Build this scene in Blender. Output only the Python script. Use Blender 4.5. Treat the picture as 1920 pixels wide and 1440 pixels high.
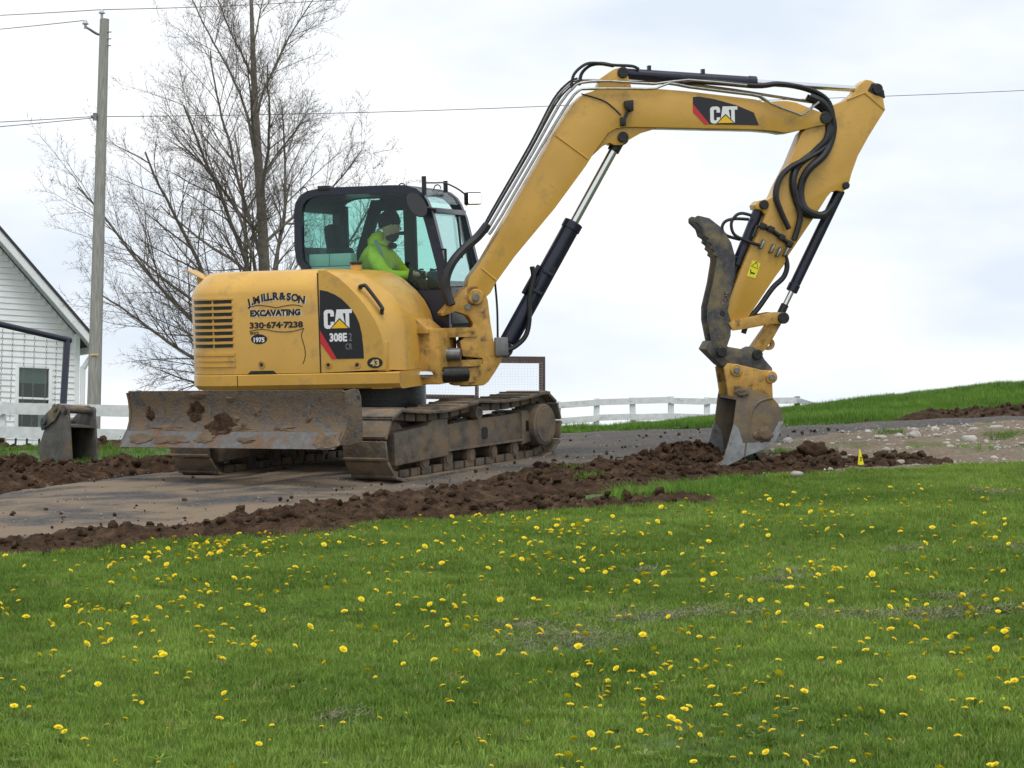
import bpy, bmesh, math, random
import numpy as np
from mathutils import Vector, Matrix, noise

# ------------------------------------------------------------------ camera, sky, sun, exposure
scene = bpy.context.scene
for o in list(bpy.data.objects):
    bpy.data.objects.remove(o)
R = math.radians
cam_d = bpy.data.cameras.new('camera'); cam = bpy.data.objects.new('camera', cam_d)
scene.collection.objects.link(cam); scene.camera = cam
cam.location = (0, 0, 1.6)
cam.rotation_euler = (R(90) + math.atan(260 / 3834), 0, 0)
cam_d.sensor_width = 36; cam_d.lens = 3834 / 1920 * 36
cam_d.clip_start = .1; cam_d.clip_end = 8000

SUN_EL, SUN_AZ = R(64), R(172)          # high behind the camera
world = bpy.data.worlds.new('World'); scene.world = world; world.use_nodes = True
wn, wl = world.node_tree.nodes, world.node_tree.links
wn.clear()
w_out = wn.new('ShaderNodeOutputWorld'); w_bg = wn.new('ShaderNodeBackground')
w_sky = wn.new('ShaderNodeTexSky'); w_sky.sky_type = 'NISHITA'; w_sky.sun_disc = False
w_sky.sun_elevation = SUN_EL; w_sky.sun_rotation = SUN_AZ
w_tc = wn.new('ShaderNodeTexCoord'); w_map = wn.new('ShaderNodeMapping')
w_map.inputs['Scale'].default_value = (1.0, 1.0, 3.2)
w_no = wn.new('ShaderNodeTexNoise'); w_no.inputs['Scale'].default_value = 3.2
w_no.inputs['Detail'].default_value = 5; w_no.inputs['Roughness'].default_value = .52
w_ramp = wn.new('ShaderNodeValToRGB')     # thick grey-blue underside of the cloud sheet to thin bright cloud
w_ramp.color_ramp.elements[0].position = .38; w_ramp.color_ramp.elements[0].color = (7.1, 7.85, 8.8, 1)
w_ramp.color_ramp.elements[1].position = .60; w_ramp.color_ramp.elements[1].color = (9.9, 10.05, 10.2, 1)
w_mix = wn.new('ShaderNodeMixRGB'); w_mix.inputs[0].default_value = .96
wl.new(w_tc.outputs['Generated'], w_map.inputs[0]); wl.new(w_map.outputs[0], w_no.inputs['Vector'])
wl.new(w_no.outputs['Fac'], w_ramp.inputs[0])
wl.new(w_sky.outputs[0], w_mix.inputs[1]); wl.new(w_ramp.outputs[0], w_mix.inputs[2])
wl.new(w_mix.outputs[0], w_bg.inputs[0]); w_bg.inputs[1].default_value = .105
wl.new(w_bg.outputs[0], w_out.inputs[0])

sun_d = bpy.data.lights.new('sun', 'SUN'); sun_d.energy = 1.5; sun_d.angle = R(25); sun_d.color = (1, .97, .92)
sun = bpy.data.objects.new('sun', sun_d); scene.collection.objects.link(sun)
sun.rotation_euler = (R(90) - SUN_EL, 0, R(180) - SUN_AZ + R(180))
sun.rotation_euler = Vector((-math.sin(SUN_AZ) * math.cos(SUN_EL), -math.cos(SUN_AZ) * math.cos(SUN_EL), -math.sin(SUN_EL))).to_track_quat('-Z', 'Y').to_euler()

vs = scene.view_settings
vs.view_transform = 'Standard'; vs.look = 'None'; vs.exposure = 0.12; vs.gamma = 1; vs.use_curve_mapping = False
scene.render.engine = 'CYCLES'
scene.cycles.use_denoising = True
scene.cycles.max_bounces = 6; scene.cycles.transparent_max_bounces = 12
scene.cycles.caustics_reflective = False; scene.cycles.caustics_refractive = False

# ------------------------------------------------------------------ helpers
COL = scene.collection
rng = random.Random(11)

def material(name, col, rough=.6, metal=0., var=.0, vscale=6., col2=None, c2lo=.45, c2hi=.65, c2scale=3., bump=0., bscale=40., spec=.5, stretch=None, coat=0., turn=0., chips=None):
    """Principled material; base colour varied by noise, a second colour laid on in noise patches, fine relief."""
    m = bpy.data.materials.new(name); m.use_nodes = True
    n, l = m.node_tree.nodes, m.node_tree.links
    b = n['Principled BSDF']
    b.inputs['Roughness'].default_value = rough; b.inputs['Metallic'].default_value = metal
    b.inputs['Specular IOR Level'].default_value = spec; b.inputs['Coat Weight'].default_value = coat
    b.inputs['Base Color'].default_value = (*col, 1)
    tc = n.new('ShaderNodeNewGeometry')
    vec = tc.outputs['Position']
    if stretch:
        mp = n.new('ShaderNodeMapping'); mp.inputs['Scale'].default_value = stretch; mp.inputs['Rotation'].default_value = (0, 0, turn)
        l.new(vec, mp.inputs[0]); vec = mp.outputs[0]
    cur = None
    if var > 0:
        no = n.new('ShaderNodeTexNoise'); no.inputs['Scale'].default_value = vscale; no.inputs['Detail'].default_value = 6
        l.new(vec, no.inputs['Vector'])
        rp = n.new('ShaderNodeValToRGB')
        rp.color_ramp.elements[0].position = .3; rp.color_ramp.elements[1].position = .7
        rp.color_ramp.elements[0].color = (*[max(0, c * (1 - var)) for c in col], 1)
        rp.color_ramp.elements[1].color = (*[min(1, c * (1 + var)) for c in col], 1)
        l.new(no.outputs['Fac'], rp.inputs[0]); cur = rp.outputs[0]
    if col2 is not None:
        n2 = n.new('ShaderNodeTexNoise'); n2.inputs['Scale'].default_value = c2scale; n2.inputs['Detail'].default_value = 8
        n2.inputs['Roughness'].default_value = .62
        l.new(vec, n2.inputs['Vector'])
        r2 = n.new('ShaderNodeValToRGB'); r2.color_ramp.elements[0].position = c2lo; r2.color_ramp.elements[1].position = c2hi
        l.new(n2.outputs['Fac'], r2.inputs[0])
        mx = n.new('ShaderNodeMixRGB'); l.new(r2.outputs[0], mx.inputs[0])
        if cur is not None: l.new(cur, mx.inputs[1])
        else: mx.inputs[1].default_value = (*col, 1)
        mx.inputs[2].default_value = (*col2, 1); cur = mx.outputs[0]
        rr = n.new('ShaderNodeMapRange'); rr.inputs['To Min'].default_value = rough; rr.inputs['To Max'].default_value = .92
        l.new(r2.outputs[0], rr.inputs['Value']); l.new(rr.outputs[0], b.inputs['Roughness'])
    if chips is not None:                      # small sharp-edged chips and scuffs down to dark primer
        n4 = n.new('ShaderNodeTexNoise'); n4.inputs['Scale'].default_value = 22; n4.inputs['Detail'].default_value = 9; n4.inputs['Roughness'].default_value = .72
        l.new(vec, n4.inputs['Vector'])
        r4 = n.new('ShaderNodeValToRGB'); r4.color_ramp.elements[0].position = .655; r4.color_ramp.elements[1].position = .69
        l.new(n4.outputs['Fac'], r4.inputs[0])
        m4 = n.new('ShaderNodeMixRGB'); l.new(r4.outputs[0], m4.inputs[0]); l.new(cur, m4.inputs[1]); m4.inputs[2].default_value = (*chips, 1); cur = m4.outputs[0]
    if cur is not None: l.new(cur, b.inputs['Base Color'])
    if bump > 0:
        n3 = n.new('ShaderNodeTexNoise'); n3.inputs['Scale'].default_value = bscale; n3.inputs['Detail'].default_value = 6
        l.new(vec, n3.inputs['Vector'])
        bp = n.new('ShaderNodeBump'); bp.inputs['Strength'].default_value = bump; bp.inputs['Distance'].default_value = .02
        l.new(n3.outputs['Fac'], bp.inputs['Height']); l.new(bp.outputs[0], b.inputs['Normal'])
    return m

def glass(name, tint, refl=.12):
    m = bpy.data.materials.new(name); m.use_nodes = True
    n, l = m.node_tree.nodes, m.node_tree.links; n.clear()
    o = n.new('ShaderNodeOutputMaterial'); t = n.new('ShaderNodeBsdfTransparent'); g = n.new('ShaderNodeBsdfGlossy')
    t.inputs[0].default_value = (*tint, 1); g.inputs['Roughness'].default_value = .03
    lw = n.new('ShaderNodeLayerWeight'); lw.inputs[0].default_value = .12
    mr = n.new('ShaderNodeMapRange'); mr.inputs['To Min'].default_value = refl * .2; mr.inputs['To Max'].default_value = .35
    l.new(lw.outputs['Fresnel'], mr.inputs['Value'])
    mx = n.new('ShaderNodeMixShader'); l.new(mr.outputs[0], mx.inputs[0]); l.new(t.outputs[0], mx.inputs[1]); l.new(g.outputs[0], mx.inputs[2])
    l.new(mx.outputs[0], o.inputs[0]); return m

M = {}
M['yellow'] = material('cat_yellow_paint', (.61, .345, .060), .33, var=.10, vscale=2.5, col2=(.32, .205, .085), c2lo=.54, c2hi=.80, c2scale=5, bump=.05, bscale=60, coat=.12, chips=(.10, .07, .045))
M['yellow_worn'] = material('worn_yellow_paint', (.52, .295, .062), .5, var=.2, vscale=9, col2=(.10, .065, .035), c2lo=.52, c2hi=.70, c2scale=11, bump=.12, bscale=70)
M['navy'] = material('black_blue_paint', (.011, .013, .030), .3, var=.3, vscale=8, col2=(.06, .05, .042), c2lo=.58, c2hi=.85, c2scale=9, bump=.03)
M['black'] = material('black_plastic', (.010, .010, .012), .42, var=.3, vscale=12)
M['interior'] = material('cab_interior', (.018, .018, .02), .8)
M['hose'] = material('rubber_hose', (.014, .014, .016), .55, var=.3, vscale=30, col2=(.08, .06, .045), c2lo=.6, c2hi=.85, c2scale=14)
M['chrome'] = material('chrome_rod', (.72, .73, .75), .16, 1.0)
M['pipe'] = material('zinc_pipe', (.36, .36, .35), .36, .8, var=.2, vscale=25)
M['mudsteel'] = material('mud_caked_steel', (.105, .089, .07), .7, var=.4, vscale=12, col2=(.195, .14, .088), c2lo=.42, c2hi=.6, c2scale=5, bump=.35, bscale=30)
M['blade'] = material('scraped_blade_steel', (.092, .082, .076), .55, .15, var=.45, vscale=26, col2=(.165, .115, .07), c2lo=.36, c2hi=.58, c2scale=9, bump=.5, bscale=45)
M['edge'] = material('bare_cutting_edge', (.125, .12, .115), .55, .15, var=.2, vscale=20, col2=(.17, .10, .055), c2lo=.5, c2hi=.62, c2scale=6, bump=.12)
M['scoured'] = material('scoured_bucket_steel', (.33, .34, .35), .38, .5, var=.18, vscale=16, col2=(.16, .10, .06), c2lo=.56, c2hi=.7, c2scale=7, bump=.08)
M['bucket'] = material('bucket_rust_mud', (.155, .120, .085), .7, var=.25, vscale=10, col2=(.24, .165, .06), c2lo=.55, c2hi=.72, c2scale=4, bump=.2, bscale=40)
M['spare'] = material('rusty_spare_bucket', (.095, .085, .078), .65, .1, var=.3, vscale=9, col2=(.23, .125, .045), c2lo=.56, c2hi=.66, c2scale=3.2, bump=.25, bscale=40)
M['thumb'] = material('thumb_steel', (.055, .056, .062), .55, .1, var=.35, vscale=18, col2=(.21, .165, .095), c2lo=.44, c2hi=.64, c2scale=6, bump=.2, bscale=40)
M['grease_and_holes'] = material('grease_and_hole_black', (.012, .011, .010), .4, var=.4, vscale=20, bump=.2)  # greasy parts, and the painted shade of holes, slots and louvres
M['steel'] = material('grey_steel', (.20, .20, .20), .45, .5, var=.2, vscale=20)
M['white_decal'] = material('white_decal', (.80, .80, .80), .4)
M['gold'] = material('gold_decal', (.62, .45, .18), .4)
M['grey_decal'] = material('grey_outline_decal', (.22, .22, .22), .4)
M['decal_black'] = material('black_decal', (.008, .008, .012), .3)
M['decal_red'] = material('red_decal', (.55, .02, .03), .35)
M['decal_yellow'] = material('yellow_decal', (.85, .50, .01), .4)
M['warn'] = material('warning_yellow', (.80, .72, .02), .45)
M['glass'] = glass('green_cab_glass', (.74, .90, .87))
M['clear'] = glass('clear_windscreen', (.86, .92, .93), .1)
M['dark_glass'] = glass('house_window_glass', (.62, .70, .67), .25)
M['hivis'] = material('hi_vis_cloth', (.95, .96, .06), .85, var=.12, vscale=14, bump=.5, bscale=22)
M['silver_tape'] = material('silver_tape', (.42, .47, .45), .5)
M['skin'] = material('skin', (.68, .42, .33), .55)
M['beanie'] = material('dark_knit', (.016, .014, .016), .95, bump=.4, bscale=160)
M['beard'] = material('dark_beard', (.06, .035, .024), .95, bump=.5, bscale=150)
M['trouser'] = material('dark_trousers', (.03, .03, .035), .9)
M['cuboid'] = material('pale_cuboid', (.50, .62, .60), .8, var=.06, vscale=8)
M['soil'] = material('dug_soil', (.050, .029, .0165), .95, var=.55, vscale=13, col2=(.135, .085, .052), c2lo=.52, c2hi=.74, c2scale=7, bump=1., bscale=60, spec=.15)
M['dry_soil'] = material('dry_soil', (.15, .105, .066), .95, var=.3, vscale=10, col2=(.10, .06, .035), c2lo=.5, c2hi=.7, c2scale=4, bump=.6, bscale=60)
M['ground'] = material('meadow_ground', (.055, .095, .018), .95, var=.4, vscale=5, col2=(.085, .095, .035), c2lo=.58, c2hi=.78, c2scale=3, bump=.5, bscale=40)
M['drive'] = material('gravel_drive', (.088, .085, .083), .92, var=.5, vscale=30, col2=(.235, .178, .122), c2lo=.40, c2hi=.56, c2scale=1.5, bump=1., bscale=70, stretch=(.75, 1.25, 1), spec=.2, turn=R(-52))
M['rubble'] = material('stony_verge', (.165, .125, .085), .95, var=.35, vscale=22, col2=(.10, .11, .035), c2lo=.52, c2hi=.66, c2scale=2.2, bump=.7, bscale=60)
M['stone'] = material('pale_stone', (.40, .375, .335), .85, var=.3, vscale=9, col2=(.22, .17, .12), c2lo=.5, c2hi=.75, c2scale=12, bump=.3)
M['white_wood'] = material('weathered_white_board', (.64, .65, .66), .7, var=.12, vscale=9, col2=(.36, .35, .33), c2lo=.60, c2hi=.78, c2scale=8, bump=.1)
M['siding'] = material('white_vinyl_siding', (.90, .905, .92), .5, var=.03, vscale=3)
M['soffit'] = material('soffit', (.55, .57, .60), .6)
M['shingle'] = material('roof_shingle', (.05, .05, .055), .9, bump=.4)
M['swing'] = material('dark_blue_pipe', (.022, .022, .045), .4)
M['curtain'] = material('pale_curtain', (.42, .50, .46), .9)
M['room_shade'] = material('painted_room_shade', (.03, .045, .04), .9)  # shade of the unlit room given as a colour
M['polewood'] = material('weathered_pole_wood', (.31, .30, .275), .9, var=.3, vscale=9, bump=.5, bscale=18, stretch=(6, 6, .35))
M['porcelain'] = material('porcelain', (.45, .46, .50), .3)
M['bark'] = material('grey_bark', (.155, .135, .11), .95, var=.3, vscale=9, bump=.5, bscale=25)
M['twig'] = material('bare_twig', (.135, .11, .092), .95, var=.2, vscale=3)
M['wire'] = material('overhead_wire', (.10, .10, .11), .6)
M['brown_frame'] = material('brown_frame', (.085, .055, .048), .8, var=.2, vscale=15, bump=.3)
M['mesh_white'] = material('pale_netting', (.70, .70, .72), .7)
M['petal'] = material('dandelion_petal', (.93, .73, .018), .6, var=.10, vscale=60)
M['stem'] = material('dandelion_stem', (.15, .21, .06), .7)
M['thatch'] = material('dead_grass_thatch', (.27, .24, .17), .95, var=.35, vscale=30)
M['flag'] = material('yellow_flag', (.88, .74, .01), .6)

# tracked-in dirt lies on the left stretch of the drive, the part towards the crest is bare dark chippings
_t = M['drive'].node_tree; _mx = [n for n in _t.nodes if n.type == 'MIX_RGB'][0]; _src = _mx.inputs[0].links[0].from_socket
_g = _t.nodes.new('ShaderNodeNewGeometry'); _s = _t.nodes.new('ShaderNodeSeparateXYZ'); _r = _t.nodes.new('ShaderNodeMapRange'); _m = _t.nodes.new('ShaderNodeMath'); _m.operation = 'MULTIPLY'
_t.links.new(_g.outputs['Position'], _s.inputs[0]); _t.links.new(_s.outputs['X'], _r.inputs['Value'])
for _k, _v in (('From Min', 1.2), ('From Max', -1.6), ('To Min', .18), ('To Max', 1.)): _r.inputs[_k].default_value = _v
_t.links.new(_src, _m.inputs[0]); _t.links.new(_r.outputs[0], _m.inputs[1]); _t.links.new(_m.outputs[0], _mx.inputs[0])

def lit(name, col, s):
    m = bpy.data.materials.new(name); m.use_nodes = True
    b = m.node_tree.nodes['Principled BSDF']; b.inputs['Base Color'].default_value = (*col, 1)
    b.inputs['Emission Color'].default_value = (*col, 1); b.inputs['Emission Strength'].default_value = s
    return m
M['lamp'] = lit('lit_work_lamp', (1, .93, .75), 2.5)

def grass_mat(name, c_dark, c_light, c_dry, scale):
    m = bpy.data.materials.new(name); m.use_nodes = True
    n, l = m.node_tree.nodes, m.node_tree.links; b = n['Principled BSDF']
    b.inputs['Roughness'].default_value = .62; b.inputs['Specular IOR Level'].default_value = .25
    g = n.new('ShaderNodeNewGeometry')
    no = n.new('ShaderNodeTexNoise'); no.inputs['Scale'].default_value = scale; no.inputs['Detail'].default_value = 5
    l.new(g.outputs['Position'], no.inputs['Vector'])
    rp = n.new('ShaderNodeValToRGB'); rp.color_ramp.elements[0].position = .34; rp.color_ramp.elements[1].position = .66
    rp.color_ramp.elements[0].color = (*c_dark, 1); rp.color_ramp.elements[1].color = (*c_light, 1)
    l.new(no.outputs['Fac'], rp.inputs[0])
    oi = n.new('ShaderNodeObjectInfo')
    hs = n.new('ShaderNodeHueSaturation'); l.new(rp.outputs[0], hs.inputs['Color'])
    mr = n.new('ShaderNodeMapRange'); mr.inputs['To Min'].default_value = .72; mr.inputs['To Max'].default_value = 1.3
    l.new(oi.outputs['Random'], mr.inputs['Value']); l.new(mr.outputs[0], hs.inputs['Value'])
    n2 = n.new('ShaderNodeTexNoise'); n2.inputs['Scale'].default_value = scale * 11; n2.inputs['Detail'].default_value = 2
    l.new(g.outputs['Position'], n2.inputs['Vector'])
    r2 = n.new('ShaderNodeValToRGB'); r2.color_ramp.elements[0].position = .60; r2.color_ramp.elements[1].position = .74
    l.new(n2.outputs['Fac'], r2.inputs[0])
    mx = n.new('ShaderNodeMixRGB'); l.new(r2.outputs[0], mx.inputs[0]); l.new(hs.outputs[0], mx.inputs[1]); mx.inputs[2].default_value = (*c_dry, 1)
    l.new(mx.outputs[0], b.inputs['Base Color'])
    tr = n.new('ShaderNodeBsdfTranslucent'); l.new(mx.outputs[0], tr.inputs[0])
    ms = n.new('ShaderNodeMixShader'); ms.inputs[0].default_value = .35
    l.new(b.outputs[0], ms.inputs[1]); l.new(tr.outputs[0], ms.inputs[2])
    l.new(ms.outputs[0], n['Material Output'].inputs[0]); return m
M['lawn'] = grass_mat('lawn_grass', (.125, .218, .029), (.245, .360, .062), (.33, .35, .11), .9)
M['tall'] = grass_mat('bank_grass', (.085, .185, .022), (.165, .30, .042), (.24, .26, .09), .8)

W = {}            # world matrices of built objects
def tag(o, label=None, cat=None, group=None, kind=None):
    if label: o['label'] = label
    if cat: o['category'] = cat
    if group: o['group'] = group
    if kind: o['kind'] = kind
    return o
def link(o, parent=None, world=None):
    COL.objects.link(o)
    world = world if world is not None else Matrix.Identity(4)
    W[o] = world
    if parent is not None:
        o.parent = parent; o.matrix_basis = W[parent].inverted() @ world
    else:
        o.matrix_basis = world
    return o
def empty(name, world, **k):
    o = bpy.data.objects.new(name, None); o.empty_display_size = .2
    return tag(link(o, None, world), **k)
def finish(me, mats, smooth=35):
    for m in (mats if isinstance(mats, (list, tuple)) else [mats]): me.materials.append(m)
    if smooth:
        me.polygons.foreach_set('use_smooth', [True] * len(me.polygons))
        me.set_sharp_from_angle(angle=R(smooth))
    me.update()
class MB:
    """collects simple solids into one mesh"""
    def __init__(s): s.bm = bmesh.new()
    def _new(s, geom_verts, bevel=0, seg=2):
        if bevel:
            es = [e for e in {e for v in geom_verts for e in v.link_edges} if len(e.link_faces) == 2 and e.calc_face_angle(0) > .5]
            bmesh.ops.bevel(s.bm, geom=es, offset=bevel, segments=seg, profile=.6, affect='EDGES', clamp_overlap=True)
    def box(s, c, size, rot=None, bevel=0, mi=0):
        r = bmesh.ops.create_cube(s.bm, size=1)['verts']
        T = Matrix.Translation(c) @ (rot.to_4x4() if rot is not None else Matrix.Identity(4)) @ Matrix.Diagonal((*size, 1))
        bmesh.ops.transform(s.bm, matrix=T, verts=r)
        for f in {f for v in r for f in v.link_faces}: f.material_index = mi
        s._new(r, bevel); return s
    def prism(s, pts, y0, y1, bevel=0, mi=0, seg=2):
        """outline in x,z pushed from y0 to y1"""
        a = [s.bm.verts.new((x, y0, z)) for x, z in pts]; b = [s.bm.verts.new((x, y1, z)) for x, z in pts]
        n = len(pts); fs = [s.bm.faces.new(a), s.bm.faces.new(b[::-1])]
        for i in range(n): fs.append(s.bm.faces.new((a[i], b[i], b[(i + 1) % n], a[(i + 1) % n])))
        bmesh.ops.recalc_face_normals(s.bm, faces=fs)
        for f in fs: f.material_index = mi
        s._new(a + b, bevel, seg); return s
    def tube(s, path, r, n=8, mi=0, cap=True):
        path = [Vector(p) for p in path]; rs = r if isinstance(r, (list, tuple)) else [r] * len(path)
        rings = []; up = None
        for i, p in enumerate(path):
            t = (path[min(i + 1, len(path) - 1)] - path[max(i - 1, 0)]).normalized()
            if up is None: up = t.orthogonal().normalized()
            up = (up - t * up.dot(t)).normalized(); sd = t.cross(up)
            rings.append([s.bm.verts.new(p + (up * math.cos(2 * math.pi * k / n) + sd * math.sin(2 * math.pi * k / n)) * rs[i]) for k in range(n)])
        for a, b in zip(rings, rings[1:]):
            for k in range(n):
                f = s.bm.faces.new((a[k], a[(k + 1) % n], b[(k + 1) % n], b[k])); f.material_index = mi
        if cap:
            for rg in (rings[0][::-1], rings[-1]):
                f = s.bm.faces.new(rg); f.material_index = mi
        return s
    def cyl(s, p0, p1, r, n=20, mi=0, r1=None, bevel=0):
        p0, p1 = Vector(p0), Vector(p1); d = (p1 - p0)
        if bevel:
            u = d.normalized() * bevel
            return s.tube([p0, p0 + u, p1 - u, p1], [r - bevel, r, r1 or r, (r1 or r) - bevel], n, mi)
        return s.tube([p0, p1], [r, r1 or r], n, mi)
    def loft(s, rings, mi=0, cap=True, closed=True):
        vs = [[s.bm.verts.new(p) for p in rg] for rg in rings]; n = len(vs[0]); fs = []
        for a, b in zip(vs, vs[1:]):
            for k in range(n if closed else n - 1):
                fs.append(s.bm.faces.new((a[k], a[(k + 1) % n], b[(k + 1) % n], b[k])))
        if cap: fs += [s.bm.faces.new(vs[0][::-1]), s.bm.faces.new(vs[-1])]
        bmesh.ops.recalc_face_normals(s.bm, faces=fs)
        for f in fs: f.material_index = mi
        return s
    def ring_prism(s, outer, inner, y0, y1, mi=0):
        """frame: outer and inner outlines with equal point counts, open between first and last unless closed by caller"""
        n = len(outer)
        q = [[s.bm.verts.new((x, y, z)) for x, z in o] for o in (outer, inner) for y in (y0, y1)]
        o0, o1, i0, i1 = q; fs = []
        for k in range(n):
            j = (k + 1) % n
            for f in ((o0[k], o0[j], o1[j], o1[k]), (i0[k], i1[k], i1[j], i0[j]), (o0[k], i0[k], i0[j], o0[j]), (o1[k], o1[j], i1[j], i1[k])):
                fs.append(s.bm.faces.new(f))
        bmesh.ops.recalc_face_normals(s.bm, faces=fs)
        for f in fs: f.material_index = mi
        return s
    def build(s, name, mat, parent=None, world=None, smooth=35):
        me = bpy.data.meshes.new(name); s.bm.to_mesh(me); s.bm.free()
        finish(me, mat, smooth)
        return link(bpy.data.objects.new(name, me), parent, world)
def same(name, me, parent, world):
    return link(bpy.data.objects.new(name, me), parent, world)
def spline(pts, k=6):
    """Catmull-Rom through 3-D points"""
    pts = [Vector(p) for p in pts]; out = []
    for i in range(len(pts) - 1):
        a, b, c, d = pts[max(i - 1, 0)], pts[i], pts[i + 1], pts[min(i + 2, len(pts) - 1)]
        for j in range(k):
            t = j / k
            out.append(.5 * ((2 * b) + (c - a) * t + (2 * a - 5 * b + 4 * c - d) * t * t + (3 * b - a - 3 * c + d) * t ** 3))
    return out + [pts[-1]]
def circle(cx, cz, r, n=20, a0=0, a1=2 * math.pi):
    full = abs(a1 - a0 - 2 * math.pi) < 1e-6
    return [(cx + r * math.cos(a0 + (a1 - a0) * i / (n if full else n - 1)), cz + r * math.sin(a0 + (a1 - a0) * i / (n if full else n - 1))) for i in range(n)]
def text_mesh(body, size, bold=0.0, align='LEFT', width=None):
    """lettering as a flat mesh in x,z (reads along +x, faces -y); fitted to a width if given"""
    cu = bpy.data.curves.new('lettering', 'FONT'); cu.body = body; cu.size = size; cu.offset = bold; cu.align_x = align; cu.resolution_u = 3
    ob = bpy.data.objects.new('lettering_tmp', cu); COL.objects.link(ob)
    dg = bpy.context.evaluated_depsgraph_get(); me = bpy.data.meshes.new_from_object(ob.evaluated_get(dg))
    bpy.data.objects.remove(ob); bpy.data.curves.remove(cu)
    co = np.array([v.co[:] for v in me.vertices]) if len(me.vertices) else np.zeros((0, 3))
    if len(co) and width:
        x0, x1 = co[:, 0].min(), co[:, 0].max(); co[:, 0] = (co[:, 0] - x0) * width / (x1 - x0)
    for v, c in zip(me.vertices, co): v.co = (c[0], 0, c[1])
    return me

# ------------------------------------------------------------------ lie of the land
SY, SX = .112, .03
def smooth01(t): t = max(0., min(1., t)); return t * t * (3 - 2 * t)
def terrain(x, y):
    """a slope rising away from the camera, easing at the crest of the drive, a bank on the right, falling away far behind"""
    xc = max(-40., min(40., x))
    base = SY * min(y, 23.) + SX * max(-12., min(12., xc))
    if y > 23:
        s1 = max(.030, min(.110, .030 + .0125 * (xc - .78)))
        base += s1 * (min(y, 30.) - 23)
        if y > 30: base += .034 * (min(y, 50.) - 30)
        if y > 50: base -= .16 * (min(y, 140.) - 50) - 0.
    if y < 0: base += .03 * y
    return base
def tz(x, y, dz=0.): return Vector((x, y, terrain(x, y) + dz))
NRM = Vector((-SX, -SY, 1)).normalized()
def frame(origin, hx, hy):
    X = Vector((hx, hy, 0)); X = (X - NRM * X.dot(NRM)).normalized(); Y = NRM.cross(X)
    m = Matrix((X, Y, NRM)).transposed().to_4x4(); m.translation = origin; return m
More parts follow.
